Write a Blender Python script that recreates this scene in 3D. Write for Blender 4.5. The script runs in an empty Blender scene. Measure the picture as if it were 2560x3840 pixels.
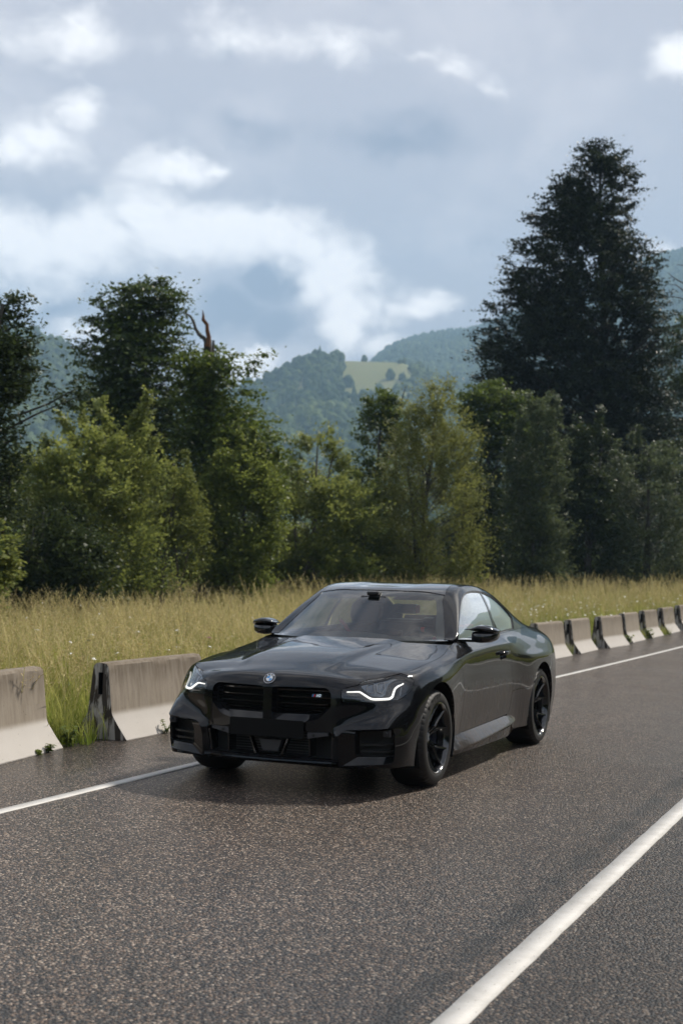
import bpy, bmesh, math, random
import numpy as np
from mathutils import Vector, Matrix, geometry
R = math.radians
random.seed(7); rng = np.random.default_rng(11)
scene = bpy.context.scene
COL = scene.collection

# ------------------------------------------------------------------ camera
# axes of the place: x along the road (the car's nose points to +x), y towards the far lane, z up; origin under the car's front axle
CAM = (8.874, 3.977, 1.4476)
YAW, PITCH, ROLL = 3.5491, 0.0475, 0.0211
def camera_axes():
    fw = Vector((math.cos(YAW)*math.cos(PITCH), math.sin(YAW)*math.cos(PITCH), math.sin(PITCH)))
    r = fw.cross(Vector((0, 0, 1))).normalized(); u = r.cross(fw)
    return r*math.cos(ROLL)+u*math.sin(ROLL), -r*math.sin(ROLL)+u*math.cos(ROLL), fw
_r, _u, _f = camera_axes()
cam = bpy.data.cameras.new('camera'); camo = bpy.data.objects.new('camera', cam); COL.objects.link(camo)
camo.matrix_world = Matrix(((_r.x, _u.x, -_f.x, CAM[0]), (_r.y, _u.y, -_f.y, CAM[1]), (_r.z, _u.z, -_f.z, CAM[2]), (0, 0, 0, 1)))
cam.sensor_fit = 'VERTICAL'; cam.sensor_height = 36.0; cam.sensor_width = 24.0; cam.lens = 46.99
cam.clip_start = .05; cam.clip_end = 9000
cam.dof.use_dof = True; cam.dof.focus_distance = 7.8; cam.dof.aperture_fstop = 3.4
scene.camera = camo

# ------------------------------------------------------------------ exposure and renderer
vs = scene.view_settings
scene.display_settings.display_device = 'sRGB'
vs.view_transform = 'Standard'; vs.look = 'None'; vs.gamma = 1.0; vs.use_curve_mapping = False
vs.exposure = 0.32
scene.render.engine = 'CYCLES'
cy = scene.cycles
cy.use_denoising = True
cy.max_bounces = 8; cy.diffuse_bounces = 3; cy.glossy_bounces = 4; cy.transmission_bounces = 6; cy.transparent_max_bounces = 16; cy.volume_bounces = 1
cy.caustics_reflective = False; cy.caustics_refractive = False
cy.sample_clamp_indirect = 6.0

# ------------------------------------------------------------------ sun and sky
SUN_EL = R(49); SUN_DIR = Vector((-.88, .47, 0)).normalized()*math.cos(SUN_EL) + Vector((0, 0, math.sin(SUN_EL)))
sun = bpy.data.lights.new('sun', 'SUN'); suno = bpy.data.objects.new('sun', sun); COL.objects.link(suno)
sun.energy = 5.0; sun.angle = R(6.0); sun.color = (1.0, .93, .82)
suno.rotation_euler = SUN_DIR.to_track_quat('Z', 'Y').to_euler()
world = bpy.data.worlds.new('World'); scene.world = world; world.use_nodes = True
SKY_STRENGTH = 0.1
def nodes_of(tree):
    N = tree.nodes; L = tree.links
    def new(t, **kw):
        n = N.new(t)
        for k, v in kw.items():
            setattr(n, k, v)
        return n
    return N, L, new
def build_sky():
    t = world.node_tree; t.nodes.clear(); N, L, new = nodes_of(t)
    def m(op, a, b=None, c=None, clamp=False):
        n = new('ShaderNodeMath', operation=op, use_clamp=clamp)
        for i, v in enumerate((a, b, c)):
            if v is None: continue
            if isinstance(v, (int, float)): n.inputs[i].default_value = v
            else: L.new(v, n.inputs[i])
        return n.outputs[0]
    def mixc(f, a, b):
        n = new('ShaderNodeMix', data_type='RGBA')
        if isinstance(f, (int, float)): n.inputs[0].default_value = f
        else: L.new(f, n.inputs[0])
        for i, v in ((6, a), (7, b)):
            if isinstance(v, tuple): n.inputs[i].default_value = (*v, 1)
            else: L.new(v, n.inputs[i])
        return n.outputs[2]
    def step(v, lo, hi):
        n = new('ShaderNodeMapRange', interpolation_type='SMOOTHSTEP')
        L.new(v, n.inputs[0]); n.inputs[1].default_value = lo; n.inputs[2].default_value = hi
        return n.outputs[0]
    tc = new('ShaderNodeTexCoord')
    rot = new('ShaderNodeVectorRotate', rotation_type='Z_AXIS'); rot.inputs['Angle'].default_value = -YAW
    L.new(tc.outputs['Generated'], rot.inputs['Vector'])
    d = rot.outputs[0]                                    # the same compass with the valley direction at zero
    sp = new('ShaderNodeSeparateXYZ'); L.new(d, sp.inputs[0])
    az = m('MULTIPLY', m('ARCTAN2', sp.outputs[1], sp.outputs[0]), -180/math.pi)   # degrees, clockwise
    el = m('MULTIPLY', m('ARCSINE', sp.outputs[2]), 180/math.pi)
    def noise(scale, detail, rough=.55, off=(0, 0, 0), dist=0.0, flat=1.0):
        mp = new('ShaderNodeMapping'); mp.inputs['Location'].default_value = off; mp.inputs['Scale'].default_value = (1, 1, flat)
        L.new(d, mp.inputs[0])
        n = new('ShaderNodeTexNoise'); n.inputs['Scale'].default_value = scale; n.inputs['Detail'].default_value = detail
        n.inputs['Roughness'].default_value = rough; n.inputs['Distortion'].default_value = dist
        L.new(mp.outputs[0], n.inputs['Vector']); return n.outputs['Fac']
    n1 = noise(9, 7, .58, (3.1, 0, 0), .3, 1.3); n2 = noise(9, 7, .58, (0, 7.7, 2), .3, 1.3); n3 = noise(24, 6, .6, (1, 2, 5), .2, 1.4)
    azw = m('ADD', az, m('MULTIPLY', m('SUBTRACT', n1, .5), 6.0)); elw = m('ADD', el, m('MULTIPLY', m('SUBTRACT', n2, .5), 4.4))
    co = new('ShaderNodeCombineXYZ'); L.new(azw, co.inputs[0]); L.new(elw, co.inputs[1])
    def blobs(lst):
        out = None
        for (a, e, ra, re, w) in lst:
            s = new('ShaderNodeVectorMath', operation='SUBTRACT'); L.new(co.outputs[0], s.inputs[0]); s.inputs[1].default_value = (a, e, 0)
            k = new('ShaderNodeVectorMath', operation='MULTIPLY'); L.new(s.outputs[0], k.inputs[0]); k.inputs[1].default_value = (1/ra, 1/re, 0)
            ln = new('ShaderNodeVectorMath', operation='LENGTH'); L.new(k.outputs[0], ln.inputs[0])
            v = m('MULTIPLY', m('SUBTRACT', 1.0, m('MULTIPLY', ln.outputs['Value'], .5), clamp=True), w)
            out = v if out is None else m('SMOOTH_MAX', out, v, .08)
        return out
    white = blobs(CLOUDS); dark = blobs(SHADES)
    fine = m('MULTIPLY', m('SUBTRACT', n3, .5), .95)
    wmask = step(m('ADD', white, fine), .20, .80)
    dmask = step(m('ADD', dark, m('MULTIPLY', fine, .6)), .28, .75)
    # the rest of the dome: broken cloud of the same kind
    g1 = noise(2.6, 8, .55, (5, 1, 3), .6, 1.6); g2 = noise(5.5, 7, .6, (2, 9, 4), .4, 1.7)
    away = m('MAXIMUM', step(m('ABSOLUTE', az), 16, 30), step(el, 23, 34))
    gwhite = m('MULTIPLY', step(m('ADD', g1, m('MULTIPLY', m('SUBTRACT', g2, .5), .45)), .50, .68), away)
    gdark = m('MULTIPLY', step(m('ADD', g1, m('MULTIPLY', m('SUBTRACT', g2, .5), .45)), .49, .34), away)
    wisps = m('MULTIPLY', step(m('ADD', n1, m('MULTIPLY', m('SUBTRACT', g2, .5), .5)), .44, .68), .50)
    sky = new('ShaderNodeTexSky', sky_type='NISHITA', sun_disc=False)
    sky.sun_elevation = SUN_EL; sky.sun_rotation = math.atan2(SUN_DIR.x, SUN_DIR.y)
    veil = mixc(.90, sky.outputs[0], C_VEIL)               # thin grey veil over the blue
    c = mixc(m('MULTIPLY', step(el, 9, 23), .5), veil, C_HIGH)
    c = mixc(wisps, c, C_WISP)
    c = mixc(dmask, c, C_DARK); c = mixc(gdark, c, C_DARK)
    c = mixc(m('MULTIPLY', wmask, .96), c, C_WHITE); c = mixc(m('MULTIPLY', gwhite, .9), c, C_WHITE)
    c = mixc(step(el, -1, -8), c, (.6, .7, .7))
    bg = new('ShaderNodeBackground'); bg.inputs['Strength'].default_value = SKY_STRENGTH
    L.new(c, bg.inputs[0]); out = new('ShaderNodeOutputWorld'); L.new(bg.outputs[0], out.inputs[0])
# compass azimuth, elevation, half widths (degrees), weight
CLOUDS = [(-14.33, 13.24, 2.33, 1.53, 1), (-12.38, 13.38, 2.33, 1.47, 1), (-10.41, 13.77, 2.13, 1.35, 1), (-8.41, 14.67, 1.72, 1.35, 1), (-6.76, 14.06, 2.23, 1.47, 1), (-4.91, 14.14, 2.13, 1.14, 1), (-3.24, 14.29, 1.62, 1.03, 1), (-1.75, 13.68, 1.62, 1.22, 1), (-0.63, 12.83, 1.38, 1.27, 1), (0.11, 11.72, 1.18, 1.19, 1), (-0.35, 10.72, 0.73, 0.92, 0.9), (1.88, 11.66, 1.62, 0.49, 0.85), (-1.47, 12.31, 0.91, 0.92, 0.9), (-6.67, 16.82, 1.81, 0.61, 0.95), (-5.29, 16.75, 0.72, 0.43, 0.95), (-12.38, 17.77, 1.63, 0.9, 0.72), (-13.8, 17.24, 1.36, 0.64, 0.72), (-11.31, 18.85, 0.91, 0.72, 0.72), (14.01, 21.21, 1.12, 0.75, 0.9), (3.28, 21.67, 1.89, 0.39, 0.62), (5.14, 21.23, 1.18, 0.61, 0.62), (6.62, 20.64, 1.05, 0.51, 0.62), (-0.07, 21.86, 2.35, 0.75, 0.62), (-4.17, 22.21, 3.8, 0.9, 0.62), (-12.56, 21.63, 2.9, 1.07, 0.62), (13.84, 14.08, 1.0, 0.57, 1), (-3.62, 8.86, 1.09, 0.32, 1), (-11.4, 10.08, 1.18, 0.39, 0.8), (0.86, 10.12, 1.09, 0.47, 0.66), (35, 17, 7, 5, 1), (20, 13.5, 4.5, 2.6, 1), (27, 16, 5, 4, 1), (24, 21, 4, 2.2, 0.9), (-21, 12, 4, 2.5, 0.95)]
SHADES = [(-3.84, 11.92, 1.12, 1.11, 1), (-5.01, 10.5, 2.17, 0.93, 0.95), (-2.5, 10.22, 1.36, 0.98, 0.9), (-12.56, 11.02, 2.72, 0.64, 0.7), (3.28, 10.33, 1.09, 0.47, 0.6), (1.79, 18.1, 3.44, 1.43, 0.62), (-3.43, 18.48, 3.26, 0.98, 0.55), (6.25, 13.98, 2.17, 1.07, 0.4), (-5.29, 21.6, 1.27, 0.72, 0.6), (-9.87, 15.61, 2.17, 0.54, 0.7), (2, 36, 26, 8, 0.9)]  # last entry: unseen dark cloud deck, added overhead to dim the bonnet's reflection
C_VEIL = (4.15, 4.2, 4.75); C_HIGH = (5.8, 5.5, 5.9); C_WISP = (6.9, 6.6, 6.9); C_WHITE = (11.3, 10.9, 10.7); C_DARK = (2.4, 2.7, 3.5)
build_sky()
# ------------------------------------------------------------------ helpers: objects
def tag(o, label=None, cat=None, group=None, kind=None):
    if label: o['label'] = label
    if cat: o['category'] = cat
    if group: o['group'] = group
    if kind: o['kind'] = kind
    return o
def empty(name, loc=(0, 0, 0), rz=0.0):
    o = bpy.data.objects.new(name, None); COL.objects.link(o); o.location = loc; o.rotation_euler = (0, 0, rz); o.empty_display_size = .1
    return o
def link(name, me, mat=None, parent=None, loc=None):
    if mat is not None:
        for x in (mat if isinstance(mat, (list, tuple)) else [mat]): me.materials.append(x)
    o = bpy.data.objects.new(name, me); COL.objects.link(o)
    if parent is not None: o.parent = parent
    if loc is not None: o.location = loc
    return o
def mesh(name, V, F, mat=None, parent=None, smooth=True, normals=None, loc=None, sharp=None):
    me = bpy.data.meshes.new(name)
    me.from_pydata([tuple(map(float, v)) for v in V], [], [tuple(map(int, f)) for f in F]); me.update()
    if smooth: me.polygons.foreach_set('use_smooth', np.ones(len(me.polygons), bool))
    if normals is not None: me.normals_split_custom_set_from_vertices([tuple(map(float, n)) for n in normals])
    elif sharp is not None and smooth:
        me.set_sharp_from_angle(angle=R(sharp))
    return link(name, me, mat, parent, loc)
def quads_mesh(name, V, F4, mat, parent=None, attr=None, smooth=False, loc=None):
    """fast mesh from numpy arrays of quads; attr: {name: per-vertex float array}"""
    me = bpy.data.meshes.new(name); V = np.asarray(V, np.float32); F4 = np.asarray(F4, np.int32); k = F4.shape[1]
    me.vertices.add(len(V)); me.vertices.foreach_set('co', V.ravel())
    me.loops.add(F4.size); me.loops.foreach_set('vertex_index', F4.ravel())
    me.polygons.add(len(F4)); me.polygons.foreach_set('loop_start', np.arange(0, F4.size, k, dtype=np.int32)); me.polygons.foreach_set('loop_total', np.full(len(F4), k, np.int32))
    if smooth: me.polygons.foreach_set('use_smooth', np.ones(len(F4), bool))
    if attr:
        for n, a in attr.items():
            at = me.attributes.new(n, 'FLOAT', 'POINT'); at.data.foreach_set('value', np.asarray(a, np.float32))
    me.update(); me.validate()
    return link(name, me, mat, parent, loc)
class MB:
    """collects boxes, bars, tubes and lathes into one mesh"""
    def __init__(s): s.V = []; s.F = []
    def add(s, V, F):
        n = len(s.V); s.V += [tuple(map(float, v)) for v in V]; s.F += [tuple(i+n for i in f) for f in F]; return s
    def box(s, c, size, bevel=0.0, M=None):
        hx, hy, hz = [q/2 for q in size]
        if bevel <= 0:
            V = [(x*hx, y*hy, z*hz) for x in (-1, 1) for y in (-1, 1) for z in (-1, 1)]
            F = [(0, 1, 3, 2), (4, 6, 7, 5), (0, 4, 5, 1), (2, 3, 7, 6), (0, 2, 6, 4), (1, 5, 7, 3)]
        else:
            bm = bmesh.new(); bmesh.ops.create_cube(bm, size=1.0)
            bmesh.ops.scale(bm, vec=size, verts=bm.verts)
            bmesh.ops.bevel(bm, geom=bm.edges[:], offset=min(bevel, min(size)*.45), segments=2, affect='EDGES', profile=.5)
            bm.verts.index_update(); V = [v.co.copy() for v in bm.verts]; F = [tuple(v.index for v in f.verts) for f in bm.faces]; bm.free()
        V = [Vector(v) for v in V]
        if M is not None: V = [M @ v for v in V]
        return s.add([(v[0]+c[0], v[1]+c[1], v[2]+c[2]) for v in V], F)
    def tube(s, pts, rad, n=8, cap=True):
        pts = [Vector(p) for p in pts]; rad = rad if isinstance(rad, (list, tuple, np.ndarray)) else [rad]*len(pts)
        V = []; F = []
        up = Vector((0, 0, 1)); prev = None
        for i, p in enumerate(pts):
            t = (pts[min(i+1, len(pts)-1)]-pts[max(i-1, 0)])
            t = t.normalized() if t.length > 1e-9 else up
            if prev is None:
                a = t.cross(up); a = a.normalized() if a.length > 1e-4 else Vector((1, 0, 0))
            else:
                a = prev-t*prev.dot(t); a = a.normalized() if a.length > 1e-6 else Vector((1, 0, 0))
            prev = a; b = t.cross(a)
            for k in range(n):
                w = 2*math.pi*k/n; V.append(p+(a*math.cos(w)+b*math.sin(w))*float(rad[i]))
        for i in range(len(pts)-1):
            for k in range(n):
                F.append((i*n+k, i*n+(k+1) % n, (i+1)*n+(k+1) % n, (i+1)*n+k))
        if cap: F.append(tuple(range(n))[::-1]); F.append(tuple((len(pts)-1)*n+k for k in range(n)))
        return s.add(V, F)
    def lathe(s, prof, n=48, axis='Y', M=None, closed=False):
        """prof: (radius, axial)"""
        V = []; F = []; m = len(prof)
        for k in range(n):
            w = 2*math.pi*k/n
            for r, a in prof: V.append((r*math.cos(w), a, r*math.sin(w)))
        for k in range(n):
            k2 = (k+1) % n
            for i in range(m if closed else m-1):
                j = (i+1) % m
                F.append((k*m+i, k*m+j, k2*m+j, k2*m+i))
        if M is not None: V = [M @ Vector(v) for v in V]
        return s.add(V, F)
    def prism(s, poly, d0, d1, M=None):
        """polygon (x,y) extruded along z from d0 to d1"""
        n = len(poly); V = [(x, y, d0) for x, y in poly]+[(x, y, d1) for x, y in poly]
        F = [tuple(range(n))[::-1], tuple(range(n, 2*n))]+[(i, (i+1) % n, n+(i+1) % n, n+i) for i in range(n)]
        if M is not None: V = [M @ Vector(v) for v in V]
        return s.add(V, F)
    def loops(s, L, closed=True, cap0=False, cap1=False):
        n = len(L[0]); V = [p for l in L for p in l]; F = []
        for i in range(len(L)-1):
            for k in range(n if closed else n-1):
                k2 = (k+1) % n; F.append((i*n+k, i*n+k2, (i+1)*n+k2, (i+1)*n+k))
        if cap0: F.append(tuple(range(n))[::-1])
        if cap1: F.append(tuple((len(L)-1)*n+k for k in range(n)))
        return s.add(V, F)
    def build(s, name, mat=None, parent=None, smooth=False, sharp=35, loc=None):
        o = mesh(name, s.V, s.F, mat, parent, smooth=smooth, sharp=sharp if smooth else None, loc=loc)
        bm = bmesh.new(); bm.from_mesh(o.data); bmesh.ops.recalc_face_normals(bm, faces=bm.faces); bm.to_mesh(o.data); bm.free()
        if smooth: o.data.set_sharp_from_angle(angle=R(sharp))
        return o
def copy_tree(o, parent=None):
    c = o.copy(); COL.objects.link(c)
    if parent is not None:
        c.parent = parent; c.matrix_parent_inverse = o.matrix_parent_inverse.copy()
    for ch in o.children: copy_tree(ch, c)
    return c

# ------------------------------------------------------------------ helpers: materials
def mat_new(name):
    m = bpy.data.materials.new(name); m.use_nodes = True; t = m.node_tree
    return m, t, t.nodes['Principled BSDF'], t.nodes['Material Output']
def plain(name, col, rough=.5, metal=0.0, coat=0.0, spec=.5, emit=None, es=0.0):
    m, t, p, o = mat_new(name)
    p.inputs['Base Color'].default_value = (*col, 1); p.inputs['Roughness'].default_value = rough; p.inputs['Metallic'].default_value = metal
    p.inputs['Coat Weight'].default_value = coat; p.inputs['Coat Roughness'].default_value = .03; p.inputs['Specular IOR Level'].default_value = spec
    if emit: p.inputs['Emission Color'].default_value = (*emit, 1); p.inputs['Emission Strength'].default_value = es
    return m
class NT:
    """tiny node-building helper"""
    def __init__(s, tree): s.t = tree; s.N = tree.nodes; s.L = tree.links
    def new(s, t, **kw):
        n = s.N.new(t)
        for k, v in kw.items(): setattr(n, k, v)
        return n
    def set(s, sock, v):
        if v is None: return
        if hasattr(v, 'is_output') or isinstance(v, bpy.types.NodeSocket): s.L.new(v, sock)
        elif isinstance(v, tuple) and len(v) == 3 and sock.type == 'RGBA': sock.default_value = (*v, 1)
        else: sock.default_value = v
    def math(s, op, a, b=None, c=None, clamp=False):
        n = s.new('ShaderNodeMath', operation=op, use_clamp=clamp)
        for i, v in enumerate((a, b, c)): s.set(n.inputs[i], v)
        return n.outputs[0]
    def mix(s, f, a, b, blend='MIX'):
        n = s.new('ShaderNodeMix', data_type='RGBA', blend_type=blend); s.set(n.inputs[0], f); s.set(n.inputs[6], a); s.set(n.inputs[7], b); return n.outputs[2]
    def fmix(s, f, a, b):
        n = s.new('ShaderNodeMix', data_type='FLOAT'); s.set(n.inputs[0], f); s.set(n.inputs[2], a); s.set(n.inputs[3], b); return n.outputs[0]
    def step(s, v, lo, hi, a=0.0, b=1.0):
        n = s.new('ShaderNodeMapRange', interpolation_type='SMOOTHSTEP'); s.set(n.inputs[0], v); s.set(n.inputs[1], lo); s.set(n.inputs[2], hi); s.set(n.inputs[3], a); s.set(n.inputs[4], b); return n.outputs[0]
    def coord(s, kind='Object'): return s.new('ShaderNodeTexCoord').outputs[kind]
    def map(s, vec, scale=(1, 1, 1), loc=(0, 0, 0)):
        n = s.new('ShaderNodeMapping'); s.set(n.inputs['Vector'], vec); n.inputs['Scale'].default_value = scale; n.inputs['Location'].default_value = loc; return n.outputs[0]
    def noise(s, vec, scale=5., detail=4., rough=.5, dist=0.):
        n = s.new('ShaderNodeTexNoise'); s.set(n.inputs['Vector'], vec); n.inputs['Scale'].default_value = scale; n.inputs['Detail'].default_value = detail; n.inputs['Roughness'].default_value = rough; n.inputs['Distortion'].default_value = dist
        return n.outputs['Fac']
    def voro(s, vec, scale=5., feature='F1', rand=1.0):
        n = s.new('ShaderNodeTexVoronoi', feature=feature); s.set(n.inputs['Vector'], vec); n.inputs['Scale'].default_value = scale; n.inputs['Randomness'].default_value = rand
        return n
    def ramp(s, f, stops):
        n = s.new('ShaderNodeValToRGB'); s.set(n.inputs[0], f); e = n.color_ramp.elements
        while len(e) < len(stops): e.new(.5)
        for q, (p, c) in zip(e, stops): q.position = p; q.color = (*c, 1)
        return n.outputs[0]
    def bump(s, h, strength=.5, dist=.01, normal=None):
        n = s.new('ShaderNodeBump'); s.set(n.inputs['Height'], h); n.inputs['Strength'].default_value = strength; n.inputs['Distance'].default_value = dist
        if normal is not None: s.L.new(normal, n.inputs['Normal'])
        return n.outputs[0]
    def sep(s, v):
        n = s.new('ShaderNodeSeparateXYZ'); s.L.new(v, n.inputs[0]); return n.outputs
    def attr(s, name):
        n = s.new('ShaderNodeAttribute'); n.attribute_name = name; return n.outputs['Fac']
def glass_mat(name, tint, rough=.0, ior=1.5, boost=1.6):
    """thin pane seen alike from both faces: mirror reflection (two surfaces) over a tinted see-through"""
    m, t, p, o = mat_new(name); k = NT(t); t.nodes.remove(p)
    g = k.new('ShaderNodeNewGeometry'); dt = k.new('ShaderNodeVectorMath', operation='DOT_PRODUCT'); k.L.new(g.outputs['Normal'], dt.inputs[0]); k.L.new(g.outputs['Incoming'], dt.inputs[1])
    c = k.math('ABSOLUTE', dt.outputs['Value']); f0 = ((ior-1)/(ior+1))**2
    f = k.math('ADD', f0, k.math('MULTIPLY', k.math('POWER', k.math('SUBTRACT', 1.0, c, clamp=True), 5.0), 1-f0)); f = k.math('MULTIPLY', f, boost, clamp=True)
    gl = k.new('ShaderNodeBsdfGlossy'); gl.inputs['Roughness'].default_value = rough; gl.inputs['Color'].default_value = (1, 1, 1, 1)
    tr = k.new('ShaderNodeBsdfTransparent'); tr.inputs[0].default_value = (*tint, 1)
    mx = k.new('ShaderNodeMixShader'); k.L.new(f, mx.inputs[0]); k.L.new(tr.outputs[0], mx.inputs[1]); k.L.new(gl.outputs[0], mx.inputs[2]); k.L.new(mx.outputs[0], o.inputs[0])
    return m

# ------------------------------------------------------------------ helpers: panels cut from a curved surface
def pip(P, poly):
    """points P inside polygon (even-odd)"""
    P = np.asarray(P); q = np.asarray(poly); x, y = P[:, 0], P[:, 1]; r = np.zeros(len(P), bool); j = len(q)-1
    for i in range(len(q)):
        yi, yj = q[i, 1], q[j, 1]
        if yi != yj:
            c = ((yi > y) != (yj > y)) & (x < (q[j, 0]-q[i, 0])*(y-yi)/(yj-yi)+q[i, 0]); r ^= c
        j = i
    return r
def densify(p, h, closed=True):
    p = np.asarray(p, float); out = []; n = len(p)
    for i in range(n if closed else n-1):
        a, b = p[i], p[(i+1) % n]; k = max(1, int(np.ceil(np.linalg.norm(b-a)/h)))
        for s in range(k): out.append(a+(b-a)*s/k)
    if not closed: out.append(p[-1])
    return np.array(out)
def rounded(p, r, n=4):
    """round the corners of a closed polygon"""
    p = np.asarray(p, float); out = []; m = len(p)
    for i in range(m):
        a, b, c = p[i-1], p[i], p[(i+1) % m]; la = np.linalg.norm(a-b); lc = np.linalg.norm(c-b); q = min(r, la*.45, lc*.45)
        s = b+(a-b)/la*q; e = b+(c-b)/lc*q
        for t in np.linspace(0, 1, n): out.append((1-t)**2*s+2*t*(1-t)*b+t*t*e)
    return np.array(out)
def area(p): x, y = p[:, 0], p[:, 1]; return .5*np.sum(x*np.roll(y, -1)-y*np.roll(x, -1))
def inset(p, d):
    """move a closed polygon inwards by d"""
    p = p if area(p) > 0 else p[::-1]
    e = np.roll(p, -1, 0)-p; n = np.stack([-e[:, 1], e[:, 0]], 1); n /= np.linalg.norm(n, axis=1, keepdims=True)+1e-12
    b = n+np.roll(n, 1, 0); L = (b*n).sum(1, keepdims=True)
    return p+b/np.maximum(L, .35)*d
def panel(name, g, poly, mat, parent, holes=(), h=.025, gap=.002, depth=.014, off=0.0, sgn=1, hole_depth=0.0, smooth_edge=False):
    """one sheet of the surface g inside poly (given in (u,t)), minus holes, with edges turned in"""
    sc = np.array([g.LU, g.LT])
    def prep(q, d):
        q = np.asarray(q, float)*sc
        if sgn < 0: q = q*[-1, 1]+[sc[0], 0] if g is not CAB_G else q*[1, -1]+[0, sc[1]]
        q = densify(q, h)
        return inset(q, d) if d else (q if area(q) > 0 else q[::-1])
    out = prep(poly, gap); hs = [prep(q, -gap*0) for q in holes]
    lo, hi = out.min(0), out.max(0)
    nx, ny = np.maximum(2, ((hi-lo)/h).astype(int)+1)
    X, Y = np.meshgrid(np.linspace(lo[0], hi[0], nx), np.linspace(lo[1], hi[1], ny)); I = np.stack([X.ravel(), Y.ravel()], 1)
    I[:, 0] += np.where((np.arange(len(I))//nx) % 2, h*.5, 0)
    k = pip(I, out)
    for q in hs: k &= ~pip(I, q)
    I = I[k]; B = np.concatenate([out]+hs)
    keep = np.ones(len(I), bool)
    for s in range(0, len(I), 2000):
        D = ((I[s:s+2000, None]-B[None])**2).sum(2).min(1); keep[s:s+2000] = D > (h*.55)**2
    I = I[keep]; P = np.concatenate([B, I]); E = []; s = 0
    for q in [out]+hs:
        n = len(q); E += [(s+i, s+(i+1) % n) for i in range(n)]; s += n
    vv, ee, ff, ov, oe, of = geometry.delaunay_2d_cdt([Vector(v) for v in P], E, [], 0, 1e-7)
    V2 = np.array([(v.x, v.y) for v in vv]); F = np.array([tuple(f) for f in ff]); cen = V2[F].mean(1)
    ok = pip(cen, out)
    for q in hs: ok &= ~pip(cen, q)
    F = F[ok]; uv = V2/sc; pos = g.at(uv); nor = g.nat(uv)
    pos = pos+nor*off
    # face direction
    a = np.cross(pos[F[:, 1]]-pos[F[:, 0]], pos[F[:, 2]]-pos[F[:, 0]])
    fl = (a*nor[F].mean(1)).sum(1) < 0; F[fl] = F[fl][:, ::-1]
    V = pos.tolist(); NN = nor.tolist(); FF = [tuple(f) for f in F]
    # turned-in edge
    cnt = {}
    for f in FF:
        for i in range(3):
            e = (f[i], f[(i+1) % 3]); cnt[e] = 1
    bd = [e for e in cnt if (e[1], e[0]) not in cnt]
    if depth > 0:
        new = {}
        for (i, j) in bd:
            d = pos[j]-pos[i]; on = np.cross(d, (nor[i]+nor[j])); on /= np.linalg.norm(on)+1e-12
            b = len(V)
            for q in (i, j): V.append(pos[q]); NN.append(on*.75+nor[q]*.66 if smooth_edge else on)
            for q in (i, j): V.append(pos[q]-nor[q]*depth); NN.append(on)
            FF.append((b+1, b, b+2, b+3))
    o = mesh(name, V, FF, mat, parent, normals=NN)
    return o
CAB_G = None

def pchip_slopes(x,y):
    h=np.diff(x); d=np.diff(y,axis=0)/h[:,None]
    m=np.zeros_like(y)
    w1=(2*h[1:]+h[:-1])[:,None]; w2=(h[1:]+2*h[:-1])[:,None]
    a=d[:-1]; b=d[1:]
    ok=(a*b)>0
    with np.errstate(divide='ignore',invalid='ignore'):
        hm=(w1+w2)/(w1/np.where(ok,a,1)+w2/np.where(ok,b,1))
    m[1:-1]=np.where(ok,hm,0)
    m[0]=d[0]; m[-1]=d[-1]
    return m
def interp_h(x,y,q,mode='cr'):
    """cubic Hermite through rows y at knots x (1-D), sampled at q"""
    x=np.asarray(x,float); y=np.asarray(y,float); sh=y.shape[1:]; y=y.reshape(len(x),-1)
    if mode=='p': m=pchip_slopes(x,y)
    else:
        m=np.gradient(y,x,axis=0)
    i=np.clip(np.searchsorted(x,q,side='right')-1,0,len(x)-2)
    h=(x[i+1]-x[i])[:,None]; t=((q-x[i])[:,None])/h
    r=((2*t**3-3*t**2+1)*y[i]+(t**3-2*t**2+t)*h*m[i]+(-2*t**3+3*t**2)*y[i+1]+(t**3-t**2)*h*m[i+1])
    return r.reshape((len(q),)+sh)
def smooth(G,axis,n,wrap=False):
    """n passes of a 1-2-1 filter, ends kept"""
    G=np.moveaxis(G,axis,0).copy()
    for _ in range(n):
        H=G.copy(); H[1:-1]=.25*G[:-2]+.5*G[1:-1]+.25*G[2:]
        G=H
    return np.moveaxis(G,0,axis)
def sstep(a,b,x):
    t=np.clip((x-a)/(b-a),0,1); return t*t*(3-2*t)
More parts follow.
